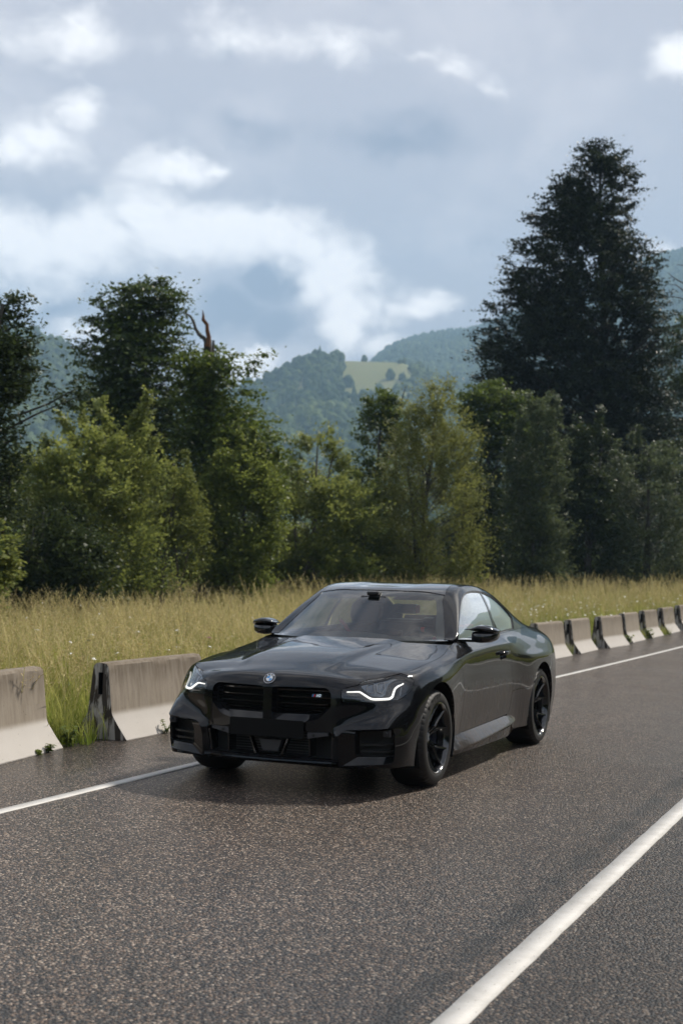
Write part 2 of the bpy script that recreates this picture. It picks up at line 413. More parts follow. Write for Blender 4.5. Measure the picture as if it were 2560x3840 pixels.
class Grid:
    """a dense surface grid P[u,t] with normals; sampled bilinearly at (u,t) in 0..1"""
    def __init__(s,P,flip=False):
        s.P=P; s.flip=flip; s.normals()
        s.LU=np.linalg.norm(np.diff(P,axis=0),axis=2).sum(0).mean()
        s.LT=np.linalg.norm(np.diff(P,axis=1),axis=2).sum(1).max()
    def normals(s):
        a=np.gradient(s.P,axis=0); b=np.gradient(s.P,axis=1)
        n=np.cross(a,b); n/=np.linalg.norm(n,axis=2,keepdims=True)+1e-12
        s.N=-n if s.flip else n
    def bil(s,A,uv):
        U,T=A.shape[:2]; x=np.clip(uv[:,0],0,1)*(U-1); y=np.clip(uv[:,1],0,1)*(T-1)
        i=np.minimum(x.astype(int),U-2); j=np.minimum(y.astype(int),T-2); f=(x-i)[:,None]; g=(y-j)[:,None]
        return (A[i,j]*(1-f)*(1-g)+A[i+1,j]*f*(1-g)+A[i,j+1]*(1-f)*g+A[i+1,j+1]*f*g)
    def at(s,uv): return s.bil(s.P,np.asarray(uv,float))
    def nat(s,uv):
        n=s.bil(s.N,np.asarray(uv,float)); return n/(np.linalg.norm(n,axis=1,keepdims=True)+1e-12)
    def inv(s,pts,axes,mask=None):
        """(u,t) of points known by two coordinates (axes) on the part of the grid where mask holds"""
        A=s.P[:,:,list(axes)]; U,T=A.shape[:2]; out=[]
        for p in np.asarray(pts,float):
            d=((A-p)**2).sum(2)
            if mask is not None: d=np.where(mask,d,1e9)
            k=np.unravel_index(np.argmin(d),d.shape); q=np.array([k[0]/(U-1),k[1]/(T-1)])
            for _ in range(8):
                e=1e-4; f0=s.at([q])[0][list(axes)]
                s1=e if q[0]<.5 else -e; s2=e if q[1]<.5 else -e
                J=np.stack([(s.at([q+[s1,0]])[0][list(axes)]-f0)/s1,(s.at([q+[0,s2]])[0][list(axes)]-f0)/s2],1)
                try: st=np.linalg.solve(J,p-f0)
                except np.linalg.LinAlgError: break
                st=np.clip(st,-.01,.01); q=np.clip(q+st,0,1)
            out.append(q)
        return np.array(out)

# ---- body side and nose: nine rails from the lower edge up to the shoulder, round the half perimeter
FRONT=[ # nose centre -> corner, (x,y,z) per rail
 [(.800,0,.195),(.825,0,.27),(.835,0,.38),(.838,0,.46),(.838,0,.55),(.836,0,.63),(.826,0,.70),(.800,0,.747),(.768,0,.778)],
 [(.790,.25,.195),(.815,.25,.27),(.825,.25,.38),(.828,.25,.46),(.828,.25,.55),(.825,.25,.63),(.812,.25,.70),(.786,.25,.748),(.755,.25,.779)],
 [(.755,.47,.195),(.778,.47,.27),(.789,.48,.38),(.791,.48,.46),(.790,.48,.55),(.786,.48,.63),(.770,.475,.70),(.735,.47,.744),(.697,.47,.771)],
 [(.700,.66,.195),(.722,.66,.27),(.735,.66,.38),(.732,.66,.46),(.722,.655,.55),(.712,.64,.63),(.694,.62,.70),(.655,.610,.742),(.612,.605,.760)],
 [(.655,.78,.195),(.675,.795,.27),(.685,.80,.38),(.682,.797,.46),(.665,.785,.55),(.645,.75,.63),(.625,.705,.70),(.597,.690,.748),(.545,.700,.773)],
 [(.600,.840,.195),(.615,.855,.27),(.620,.860,.38),(.612,.855,.46),(.598,.838,.55),(.575,.80,.63),(.555,.763,.70),(.525,.750,.752),(.475,.757,.788)],
 [(.500,.870,.195),(.515,.888,.27),(.520,.895,.38),(.515,.893,.46),(.500,.882,.55),(.485,.855,.63),(.468,.825,.70),(.450,.803,.757),(.430,.780,.799)],
]
SIDE=[ # x, then (y,z) per rail
 (.38,(.885,.18),(.893,.25),(.905,.38),(.915,.48),(.917,.58),(.902,.68),(.868,.75),(.842,.778),(.802,.802)),
 (.20,(.885,.18),(.893,.25),(.905,.38),(.920,.50),(.928,.62),(.920,.71),(.892,.775),(.868,.800),(.822,.824)),
 (0.0,(.885,.18),(.893,.25),(.905,.38),(.925,.50),(.936,.63),(.931,.735),(.900,.795),(.876,.820),(.830,.848)),
 (-.20,(.880,.18),(.888,.25),(.902,.38),(.922,.50),(.932,.62),(.924,.75),(.897,.812),(.873,.836),(.828,.866)),
 (-.38,(.872,.18),(.882,.25),(.896,.38),(.911,.50),(.919,.62),(.913,.755),(.895,.837),(.870,.862),(.815,.892)),
 (-.55,(.865,.18),(.872,.25),(.882,.38),(.896,.50),(.905,.62),(.904,.76),(.893,.862),(.868,.884),(.790,.925)),
 (-.74,(.862,.18),(.868,.25),(.878,.38),(.891,.50),(.899,.62),(.896,.77),(.886,.884),(.860,.905),(.778,.966)),
 (-.95,(.860,.18),(.866,.25),(.876,.38),(.889,.50),(.897,.62),(.894,.78),(.885,.896),(.860,.916),(.788,.972)),
 (-1.3,(.860,.18),(.866,.25),(.876,.38),(.889,.50),(.897,.62),(.894,.785),(.885,.911),(.860,.930),(.789,.977)),
 (-1.65,(.860,.18),(.866,.25),(.876,.38),(.889,.50),(.898,.62),(.895,.79),(.884,.920),(.858,.939),(.787,.984)),
 (-1.9,(.860,.18),(.866,.25),(.878,.38),(.891,.50),(.901,.62),(.899,.79),(.884,.920),(.857,.943),(.781,.991)),
 (-2.06,(.864,.18),(.871,.25),(.884,.38),(.898,.50),(.908,.62),(.908,.785),(.882,.895),(.858,.930),(.777,.998)),
 (-2.22,(.880,.19),(.888,.26),(.902,.38),(.914,.50),(.923,.64),(.922,.782),(.884,.865),(.858,.912),(.771,1.005)),
 (-2.38,(.902,.20),(.910,.27),(.922,.38),(.933,.50),(.939,.64),(.936,.780),(.893,.850),(.860,.903),(.764,1.011)),
 (-2.72,(.908,.20),(.915,.27),(.930,.38),(.940,.52),(.943,.66),(.940,.777),(.898,.845),(.860,.898),(.738,1.018)),
 (-2.98,(.905,.20),(.912,.27),(.928,.38),(.938,.52),(.941,.66),(.936,.775),(.892,.845),(.850,.898),(.715,1.016)),
 (-3.2,(.885,.21),(.895,.28),(.910,.38),(.920,.50),(.922,.64),(.912,.765),(.880,.86),(.840,.918),(.698,1.008)),
 (-3.4,(.850,.22),(.860,.29),(.875,.38),(.885,.50),(.885,.64),(.875,.765),(.845,.86),(.810,.912),(.686,.998)),
]
TAIL=[
 [(-3.56,.745,.23),(-3.57,.755,.30),(-3.58,.772,.38),(-3.585,.78,.50),(-3.58,.782,.64),(-3.575,.775,.765),(-3.565,.757,.86),(-3.56,.73,.91),(-3.55,.655,.987)],
 [(-3.66,.50,.24),(-3.68,.50,.31),(-3.69,.50,.39),(-3.70,.50,.50),(-3.69,.50,.64),(-3.685,.50,.765),(-3.685,.50,.86),(-3.69,.50,.91),(-3.70,.50,.982)],
 [(-3.69,.25,.24),(-3.71,.25,.31),(-3.72,.25,.39),(-3.73,.25,.50),(-3.72,.25,.64),(-3.71,.25,.765),(-3.71,.25,.86),(-3.715,.25,.91),(-3.725,.25,.984)],
 [(-3.70,0,.24),(-3.72,0,.31),(-3.73,0,.39),(-3.735,0,.50),(-3.73,0,.64),(-3.72,0,.765),(-3.72,0,.86),(-3.725,0,.91),(-3.735,0,.986)],
]
def build_belt():
    st=[np.array(f,float) for f in FRONT]
    for r in SIDE: st.append(np.array([(r[0],y,z) for y,z in r[1:]]))
    st+= [np.array(f,float) for f in TAIL]
    S=np.array(st)                      # stations x rails x 3
    full=np.concatenate([S[::-1],S[1:]*[1,-1,1]],0)[::1]   # left rear centre -> nose -> right rear centre
    # left side first (y>0): reverse S goes tail->nose on the left, then nose->tail on the right
    mid=full[:,4]; L=np.concatenate([[0],np.cumsum(np.linalg.norm(np.diff(mid,axis=0),axis=1))]); L/=L[-1]
    q=np.linspace(0,1,1201)
    G=interp_h(L,full,q,'p')            # 1201 x 9 x 3
    tk=np.array([0,.08,.21,.33,.47,.60,.73,.79,1.0])
    G=np.moveaxis(interp_h(tk,np.moveaxis(G,1,0),np.linspace(0,1,181),'p'),0,1)
    G=smooth(smooth(G,0,45),1,10)
    Gs=smooth(G,0,260); wr=sstep(-1.75,-2.15,G[...,:1])*sstep(-3.45,-3.2,G[...,:1]); G=G*(1-wr)+Gs*wr
    # keep the nose centre symmetric
    G=.5*(G+G[::-1]*[1,-1,1])
    # bumper corner blocks: proud below a rising ledge
    x,y,z=G[...,0],np.abs(G[...,1]),G[...,2]
    zt=.452+.33*(y-.49); zl=.402+.17*(y-.5)
    ramp=1-np.clip((z-zl)/(zt-zl),0,1)
    m=sstep(.462,.492,y)*(1-sstep(.80,.885,y))*(x>.3)
    G[...,0]+=(.044+.045*np.clip((y-.5)/.33,0,1))*ramp*m*np.where(z<zl,1-.35*sstep(0,.05,zl-z),1)
    # centre ridge on the nose carrying the roundel
    rid=np.exp(-(y/.062)**4)*sstep(.64,.72,z)*(x>.6)
    G[...,0]+=.012*rid
    # crease under the headlight: shallow hollow between headlight and ledge
    hol=np.exp(-((z-(zt+.05))/.05)**2)*sstep(.45,.55,y)*(1-sstep(.82,.9,y))*(x>.3)
    G[...,0]-=.012*hol
    G=smooth(G,0,3); G=smooth(G,1,2)
    # door: a slight hollow above the sill
    return Grid(G,flip=False)
def curve_at_x(c,x):
    o=np.argsort(c[:,0]); return np.array([np.interp(x,c[o,0],c[o,k]) for k in (1,2)])
WB=lambda y:-.45-.27*(np.abs(y)/.71)**2          # foot of the windscreen
CAB=[ # x,(y,z) side glass top, roof rail crown, quarter, centre
 (-1.30,(.634,1.292),(.556,1.346),(.30,1.376),(0,1.383)),
 (-1.50,(.612,1.335),(.552,1.382),(.30,1.399),(0,1.404)),
 (-1.70,(.602,1.346),(.548,1.391),(.30,1.405),(0,1.408)),
 (-1.90,(.603,1.340),(.545,1.386),(.30,1.400),(0,1.403)),
 (-2.10,(.611,1.316),(.545,1.366),(.30,1.383),(0,1.387)),
 (-2.30,(.628,1.268),(.550,1.329),(.30,1.352),(0,1.358)),
 (-2.50,(.646,1.200),(.555,1.270),(.30,1.300),(0,1.308)),
 (-2.70,(.652,1.140),(.560,1.202),(.30,1.235),(0,1.245)),
 (-2.90,(.646,1.090),(.560,1.133),(.30,1.165),(0,1.172)),
 (-3.10,(.630,1.050),(.550,1.076),(.30,1.095),(0,1.10)),
 (-3.30,(.605,1.022),(.50,1.032),(.30,1.04),(0,1.045)),
 (-3.50,(.600,1.000),(.50,1.005),(.30,1.01),(0,1.012)),
 (-3.70,(.52,.982),(.45,.984),(.25,.985),(0,.987)),
]
def ws_z(x,y): return .966+.582*(WB(y)-x)
def build_cabin(belt):
    half=belt.P[:601,-1]; half=half[half[:,0]<-.6]         # left shoulder line
    rows=[];xs=[]
    for x in (-.462,-.50,-.55,-.60,-.66,-.72,-.80,-.90,-1.0,-1.1,-1.18):
        if x>-.72:
            yb=.71*np.sqrt(max(0,(-.45-x)/.27)); c3=c4=np.array([yb,ws_z(x,yb)]); c0=c3.copy()
            c3=np.array([yb*.97,ws_z(x,yb*.97)]); c4=np.array([yb*.93,ws_z(x,yb*.93)])
        else:
            yp=.715-.165*(-.72-x)/.46+.012*np.sin(np.pi*(-.72-x)/.46)
            c4=np.array([yp-.012,ws_z(x,yp-.012)])
            c0=curve_at_x(half,x) if x<=-.74 else np.array([.772,.965])
            z3=np.interp(-x,[.70,.76,.80,.938,1.084,1.18,1.25],[.968,.978,1.006,1.094,1.188,1.238,1.268])
            c3=np.array([min(.788-.49*(z3-.98),c0[0]-.004),max(z3,c0[1]+.002)])
        c5=np.array([c4[0]*.52,ws_z(x,c4[0]*.52)]); c6=np.array([0,ws_z(x,0)])
        if x<-1.05:                                      # header: the roof takes over
            k=(-1.05-x)/.13
            c6=c6+k*np.array([0,-.022]); c5=c5+k*np.array([0,-.012])
        xs.append(x); rows.append((c0,c3,c4,c5,c6))
    for r in CAB:
        c0=curve_at_x(half,r[0]); xs.append(r[0]); rows.append((c0,)+tuple(np.array(a,float) for a in r[1:]))
    full=[]
    for x,(c0,c3,c4,c5,c6) in zip(xs,rows):
        b=.014*np.clip((c3[1]-c0[1])/.34,0,1)
        c1=c0+(c3-c0)*.33+np.array([b,b*.5]); c2=c0+(c3-c0)*.68+np.array([b,b*.5])
        hl=[c0,c1,c2,c3,c4,c5,c6]
        sec=[(x,a[0],a[1]) for a in hl]+[(x,-a[0],a[1]) for a in hl[-2::-1]]
        full.append(sec)
    S=np.array(full); X=-np.array(xs)
    q=np.linspace(X[0],X[-1],501)
    G=interp_h(X,S,q,'p')
    tk=np.array([0,.09,.18,.27,.34,.43,.5]); tk=np.concatenate([tk,1-tk[-2::-1]])
    G=np.moveaxis(interp_h(tk,np.moveaxis(G,1,0),np.linspace(0,1,241),'p'),0,1)
    e0=G[:,0].copy(); e1=G[:,-1].copy()
    ya=np.abs(G[...,1]); G[...,2]-=.010*(1-sstep(.205,.255,ya))*sstep(-1.12,-1.30,G[...,0])*sstep(-2.5,-2.3,G[...,0])
    G=smooth(smooth(G,0,70),1,16); G[:,0]=e0; G[:,-1]=e1
    return Grid(G,flip=False)
HC=[(.768,.778),(.72,.793),(.64,.817),(.5,.850),(.3,.883),(.1,.910),(-.1,.932),(-.25,.947),(-.40,.960),(-.47,.966)]  # hood centre line x,z
def build_hood(belt):
    n=belt.P.shape[0]; c=n//2
    # hood edge: from nose centre round the lamp to the scuttle corner (left)
    edge=belt.P[:c+1,-1][::-1]         # nose -> left side, y>=0
    edge=edge[edge[:,0]>-.66]
    A=np.linspace(0,1,161)
    hx=np.array(HC)
    # nose front edge spans y 0..~.5 : rows sweep back; cross lines run from centre to edge at equal 'a'
    L=np.concatenate([[0],np.cumsum(np.linalg.norm(np.diff(edge,axis=0),axis=1))])
    i0=np.argmin(np.abs(edge[:,1]-.46)+ (edge[:,0]<.5)*9)
    s0=L[i0]
    side=np.array([[np.interp(s,L,edge[:,k]) for k in range(3)] for s in s0+(L[-1]-s0)*A])
    cen_x=np.interp(A,[0,.3,.6,1],[.768,.40,.01,-.47]); cen=np.stack([cen_x,0*A,np.interp(-cen_x,-hx[:,0],hx[:,1])],1)
    cen[:,2]=smooth(cen[:,2:3],0,40)[:,0]
    B=np.linspace(-1,1,201); G=np.zeros((161,201,3))
    for j,b in enumerate(B):
        a=abs(b); sg=np.sign(b) if b else 1
        w=a
        x=cen[:,0]*(1-w**2)+side[:,0]*w**2
        y=side[:,1]*a
        # first row lies on the nose edge itself
        ye=np.interp(a*.46,edge[:i0+1,1],edge[:i0+1,0]); ze=np.interp(a*.46,edge[:i0+1,1],edge[:i0+1,2])
        z=cen[:,2]*(1-a**2.2)+side[:,2]*a**2.2
        f=np.clip(1-A/.12,0,1)**2
        x=x+f*(ye-x[0]); z=z+f*(ze-z[0]); y=y+f*(a*.46-y[0])
        G[:,j]=np.stack([x,-sg*y if b>0 else sg*-1*-y*-1,z],1) if False else np.stack([x,-b/a*y if a>0 else 0*y,z],1)
    # power dome
    y=np.abs(G[...,1]); a=np.repeat(A[:,None],201,1)
    wdt=.30+.10*a
    dome=(1-sstep(wdt-.05,wdt+.05,y))*sstep(.12,.45,a)
    G[...,2]+=.021*dome
    ridge=np.exp(-((y-(wdt+.02))/.035)**2)*sstep(.1,.3,a)*(1-.6*sstep(.7,1,a))
    G[...,2]+=.008*ridge
    # centre scoop: the dome's front face steps down
    e0=G[0].copy();e1=G[:,0].copy();e2=G[:,-1].copy()
    G=smooth(smooth(G,0,4),1,4); G[0]=e0;G[:,0]=e1;G[:,-1]=e2
    return Grid(G,flip=False)
def orient(g,out):
    """make normals point away from 'out' (a point inside)"""
    d=((g.P-np.array(out))*g.N).sum(2).mean()
    if d<0: g.flip=not g.flip; g.N=-g.N
    return g
def blend_edges(A,B):
    pass
def build_all():
    b=orient(build_belt(),(-1.4,0,.6)); c=orient(build_cabin(b),(-1.6,0,.9)); h=orient(build_hood(b),(0,0,.3))
    # share normals along the seams
    def seam(ga,ia_pts,ia_n,gb_pts,gb_n): pass
    def near(Pq,P,N):
        out=np.zeros_like(Pq)
        for k,p in enumerate(Pq): out[k]=N[np.argmin(((P-p)**2).sum(1))]
        return out
    # belt top edge: neighbours are hood (front) and cabin (back)
    E=b.P[:,-1]; NE=b.N[:,-1].copy()
    nb_P=np.concatenate([c.P[:,0],c.P[:,-1],h.P[:,0],h.P[:,-1],h.P[0]]); nb_N=np.concatenate([c.N[:,0],c.N[:,-1],h.N[:,0],h.N[:,-1],h.N[0]])
    M=near(E,nb_P,nb_N); avg=NE+M; avg/=np.linalg.norm(avg,axis=1,keepdims=True)
    avg=smooth(avg,0,6)
    T=b.P.shape[1]; w=np.clip(1-(T-1-np.arange(T))/22,0,1)**2
    b.N+= (avg-NE)[:,None]*w[None,:,None]; b.N/=np.linalg.norm(b.N,axis=2,keepdims=True)
    def fix(g,sl,edgeP,width,axis,rev):
        M=near(edgeP,E,avg)
        n=g.P.shape[axis]; k=np.arange(n); k=(n-1-k) if rev else k
        w=np.clip(1-k/width,0,1)**2
        if axis==1:
            cur=g.N[:,-1 if rev else 0].copy(); g.N+=(M-cur)[:,None]*w[None,:,None]
        else:
            cur=g.N[0].copy(); g.N+=(M-cur)[None]*w[:,None,None]
        g.N/=np.linalg.norm(g.N,axis=2,keepdims=True)
    fix(h,None,h.P[:,0],16,1,False); fix(h,None,h.P[:,-1],16,1,True); fix(h,None,h.P[0],14,0,False)
    ok=c.P[:,0,0]<-.8
    for rev in (False,True):
        k=-1 if rev else 0
        M=near(c.P[:,k],E,avg); M[~ok]=c.N[~ok][:,k]
        cur=c.N[:,k].copy(); n=c.P.shape[1]; kk=np.arange(n); kk=(n-1-kk) if rev else kk; w=np.clip(1-kk/12,0,1)**2
        c.N+=(M-cur)[:,None]*w[None,:,None]
    c.N/=np.linalg.norm(c.N,axis=2,keepdims=True)
    return b,c,h
# ------------------------------------------------------------------ lie of the land
VX, VY = math.cos(YAW), math.sin(YAW)
def road_off(x): return .0009*np.maximum(0, -3-np.asarray(x, float))**2           # the road bends gently to the right
def road_z(x): return .00045*np.maximum(0, -np.asarray(x, float)-10)**2*(1/(1+np.maximum(0, -np.asarray(x, float)-60)/40.))
def az_of(x, y):
    a = math.pi*0+np.arctan2(np.asarray(y)-CAM[1], np.asarray(x)-CAM[0]); return -np.degrees((a-YAW+math.pi) % (2*math.pi)-math.pi)
def polar(az, r): a = YAW-np.radians(az); return CAM[0]+r*np.cos(a), CAM[1]+r*np.sin(a)
def px_az(px): return np.degrees(np.arctan((np.asarray(px, float)-1280)/5012.))
def px_el(px, py): return np.degrees(np.arctan((2158+.0211*(np.asarray(px, float)-1280)-np.asarray(py, float))/5012.*np.cos(np.arctan((np.asarray(px, float)-1280)/5012.))))
H1 = [(-900, 1330), (-300, 1200), (0, 1190), (82, 1216), (212, 1257), (278, 1306), (400, 1410), (600, 1520), (800, 1470), (914, 1425), (1000, 1392), (1060, 1352), (1150, 1314), (1215, 1303), (1262, 1318), (1500, 1325), (1700, 1420), (2000, 1480), (2300, 1330), (2600, 1230), (3400, 1150)]
H2 = [(-900, 1300), (0, 1330), (400, 1480), (900, 1500), (1300, 1420), (1400, 1328), (1450, 1288), (1500, 1265), (1600, 1240), (1780, 1213), (2100, 1080), (2430, 948), (2560, 908), (3000, 850), (3600, 900)]
def ridge(tab, az):
    p = np.array(tab, float); a = px_az(p[:, 0]); e = px_el(p[:, 0], p[:, 1])
    return np.interp(az, np.concatenate([[-180, -60], a, [60, 180]]), np.concatenate([[9, 10], e, [11, 9]]))
R1, R2 = 1300., 2350.
def hill_z(az, r):
    e1 = np.tan(np.radians(ridge(H1, az))); e2 = np.tan(np.radians(ridge(H2, az)))
    f = np.clip((r-330)/(R1-330), 0, 1); a = e1*f**1.15*np.minimum(r, R1)
    z = np.where(r < R1, a, 0)
    g = np.clip((r-R1)/(R2-R1), 0, 1); back = np.maximum(e1*R1*.93, 0)*(1-g)+e2*R2*g
    dip = -18*np.sin(np.pi*np.clip(g*1.6, 0, 1))
    z = np.where(r >= R1, np.minimum(e1*R1, 1e9)*(1-np.clip((r-R1)/120, 0, 1))+np.clip((r-R1)/120, 0, 1)*(back+dip), z)
    z = z-np.clip((r-500)/400, 0, 1)*6.0
    return z+np.where(r > R2, -(r-R2)*.12, 0)
def ground_z(x, y):
    x = np.asarray(x, float); y = np.asarray(y, float); r = np.hypot(x-CAM[0], y-CAM[1]); az = az_of(x, y)
    yo = y-road_off(np.maximum(x, -120)); rz = road_z(np.maximum(x, -120))
    near = rz-.06+.0*x
    left = sstep(-4, -9, yo)*(.012*np.maximum(0, -x-8)*sstep(0, 40, -x)-rz*.6)
    bumps = .05*np.sin(x*.7+y*.4)*np.sin(y*.9-x*.2)*sstep(-3.2, -5, yo)
    k = sstep(90, 180, r)
    return (near+left+bumps)*(1-k)+(.4+0*x)*k+hill_z(az, r)

def grass_ground_mat():
    m, t, p, o = mat_new('meadow_soil'); k = NT(t); c = k.coord()
    n = k.noise(c, 1.4, 6, .6); n2 = k.noise(c, 14, 4, .6)
    col = k.mix(n, (.030, .045, .014), (.085, .085, .030)); col = k.mix(k.step(n2, .45, .7), col, (.05, .04, .022))
    k.L.new(col, p.inputs['Base Color']); p.inputs['Roughness'].default_value = .95; p.inputs['Specular IOR Level'].default_value = .1
    k.L.new(k.bump(n2, .6, .05), p.inputs['Normal']); return m
def hill_mat():
    m, t, p, o = mat_new('hill_grass'); k = NT(t); c = k.coord()
    n = k.noise(c, .02, 6, .6); n2 = k.noise(c, .12, 4, .6)
    col = k.mix(n, (.10, .115, .040), (.17, .17, .070)); col = k.mix(k.step(n2, .5, .7), col, (.15, .14, .075))
    k.L.new(col, p.inputs['Base Color']); p.inputs['Roughness'].default_value = .95; p.inputs['Specular IOR Level'].default_value = .1
    return m
def build_ground():
    rr = np.concatenate([np.linspace(0, 60, 41), np.geomspace(64, 2650, 100)]); nearA = np.linspace(-28, 28, 161); far = np.linspace(28, 332, 90)[1:-1]
    A = np.concatenate([nearA, far]); n = len(A); V = []; F = []
    AZ, RR = np.meshgrid(A, rr, indexing='ij'); X, Y = polar(AZ, RR); Z = ground_z(X, Y)
    # keep the land under the road
    yo = Y-road_off(np.maximum(X, -120)); k = (yo > -2.6) & (yo < 6.9) & (RR < 150); Z = np.where(k, np.minimum(Z, road_z(np.maximum(X, -120))-.06), Z)
    V = np.stack([X, Y, Z], -1).reshape(-1, 3); m = len(rr); idx = np.arange(n*m).reshape(n, m); nx = np.roll(idx, -1, 0)
    F = np.stack([idx[:, :-1], idx[:, 1:], nx[:, 1:], nx[:, :-1]], -1)
    r_mid = rr[:-1]
    near = F[:, r_mid < 150].reshape(-1, 4); farF = F[:, r_mid >= 150].reshape(-1, 4)
    a = quads_mesh('meadow_ground', V, near, grass_ground_mat(), smooth=True); tag(a, kind='structure')
    b = quads_mesh('hills', V, farF, hill_mat(), smooth=True); tag(b, kind='structure')
build_ground()

# ------------------------------------------------------------------ road
def asphalt_mat():
    m, t, p, o = mat_new('damp_asphalt'); k = NT(t); c = k.coord(); x, y, z = k.sep(c)
    v = k.voro(c, 78.); cell = k.sep(v.outputs['Color']); dist = v.outputs['Distance']
    v2 = k.voro(k.map(c, (1, 1, 1), (3.3, 1.7, 0)), 190.); cell2 = k.sep(v2.outputs['Color'])
    tone = k.ramp(cell[0], [(0.0, (.006, .005, .005)), (.30, (.018, .014, .012)), (.50, (.084, .053, .038)), (.70, (.21, .130, .084)), (.87, (.41, .295, .215)), (1.0, (.74, .61, .49))])
    tone = k.mix(k.math('MULTIPLY', k.step(cell2[1], .80, .86), .8), tone, k.mix(cell2[0], (.12, .075, .05), (.24, .22, .20)))
    grout = k.step(dist, .30, .62)
    col = k.mix(k.math('MULTIPLY', grout, .70), tone, (.010, .009, .009))
    big = k.noise(c, .35, 4, .55); mid = k.math('ADD', k.math('MULTIPLY', k.noise(k.map(c, (.25, 1, 1)), 1.6, 5, .6), .6), k.math('MULTIPLY', k.noise(k.map(c, (.05, 1.3, 1)), 1.5, 4, .6), .4))
    # worn lanes are paler; the middle joint and the far lane are darker and smoother with bitumen
    yo = k.math('SUBTRACT', y, k.math('MULTIPLY', k.math('POWER', k.math('MAXIMUM', k.math('SUBTRACT', -3.0, x), 0.0), 2.0), .0009))
    far = k.step(yo, 2.55, 2.75)
    joint = k.math('MULTIPLY', k.step(k.math('ABSOLUTE', k.math('SUBTRACT', k.math('ADD', yo, k.math('MULTIPLY', k.math('SUBTRACT', k.noise(c, 2.5, 4, .6), .5), .10)), 2.38)), .085, .02), k.step(k.noise(c, 3.0, 4, .6), .36, .56))
    edge = k.step(yo, -1.12, -1.35)
    g = k.math('ADD', .40, k.math('MULTIPLY', mid, .58))
    g = k.math('MULTIPLY', g, k.fmix(far, 1.0, .72)); g = k.math('MULTIPLY', g, k.step(yo, .9, 2.4, 1.08, .68)); g = k.math('MULTIPLY', g, k.fmix(joint, 1.0, .22)); g = k.math('MULTIPLY', g, k.fmix(edge, 1.0, .86))
    gc = k.new('ShaderNodeCombineColor'); [k.L.new(g, gc.inputs[i]) for i in range(3)]
    col = k.mix(1.0, col, gc.outputs[0], 'MULTIPLY')
    k.L.new(col, p.inputs['Base Color'])
    wet = k.step(big, .38, .62)
    k.L.new(k.fmix(wet, .56, .42), p.inputs['Roughness']); p.inputs['Specular IOR Level'].default_value = .28
    p.inputs['Coat Weight'].default_value = .28; p.inputs['Coat Roughness'].default_value = .16
    h = k.math('SUBTRACT', 1.0, k.math('MULTIPLY', dist, 1.5)); h = k.math('ADD', h, k.math('MULTIPLY', cell[1], .55))
    bn = k.bump(h, 1.0, .008); k.L.new(bn, p.inputs['Normal']); k.L.new(k.bump(h, .35, .003), p.inputs['Coat Normal'])
    return m
def line_mat():
    m, t, p, o = mat_new('road_paint'); k = NT(t); c = k.coord()
    v = k.voro(k.map(c, (1, 1.6, 1)), 34.); pits = k.math('MULTIPLY', k.step(v.outputs['Distance'], .22, .12), k.step(k.sep(v.outputs['Color'])[0], .74, .78))
    n = k.noise(c, 6, 5, .6); n2 = k.noise(c, 60, 3, .6)
    col = k.mix(k.step(n, .3, .75), (.52, .505, .48), (.40, .385, .36)); col = k.mix(k.math('MULTIPLY', k.step(n2, .55, .75), .35), col, (.42, .40, .37)); col = k.mix(k.math('MULTIPLY', pits, .8), col, (.16, .15, .14))
    k.L.new(col, p.inputs['Base Color']); p.inputs['Roughness'].default_value = .5
    k.L.new(k.bump(k.math('SUBTRACT', n2, pits), .35, .003), p.inputs['Normal']); return m
ASPH = asphalt_mat(); PAINT = line_mat()
def ribbon_mesh(name, xs, y0, y1, z, mat, thick, jitter=0.0, nacross=2):
    xs = np.asarray(xs); off = road_off(xs); zz = road_z(xs)+z
    rows = []
    j0 = rng.normal(0, 1, len(xs)); j1 = rng.normal(0, 1, len(xs))
    ya = y0+off+jitter*j0; yb = y1+off+jitter*j1; V = []
    for i in range(len(xs)):
        V.append((xs[i], ya[i], zz[i]-thick))
        for q in np.linspace(0, 1, nacross): V.append((xs[i], ya[i]+(yb[i]-ya[i])*q, zz[i]))
        V.append((xs[i], yb[i], zz[i]-thick))
    n = nacross+2; F = [(i*n+k, i*n+k+1, (i+1)*n+k+1, (i+1)*n+k) for i in range(len(xs)-1) for k in range(n-1)]
    V = np.array(V); F = np.array(F)[:, ::-1]
    return quads_mesh(name, V, F, mat)
xs_road = np.concatenate([np.linspace(45, -30, 301), np.linspace(-30.5, -130, 120)])
o = ribbon_mesh('road', xs_road, -2.48, 6.75, 0.0, ASPH, .07, .035, 10); tag(o, kind='structure')
xs_line = np.concatenate([np.linspace(45, -30, 751), np.linspace(-30.5, -130, 120)])
for y0, y1 in ((-1.085, -.990), (2.528, 2.638), (6.10, 6.22)):
    o = ribbon_mesh('road_marking', xs_line, y0, y1, .004, PAINT, .0035, .0012, 2); tag(o, kind='structure')

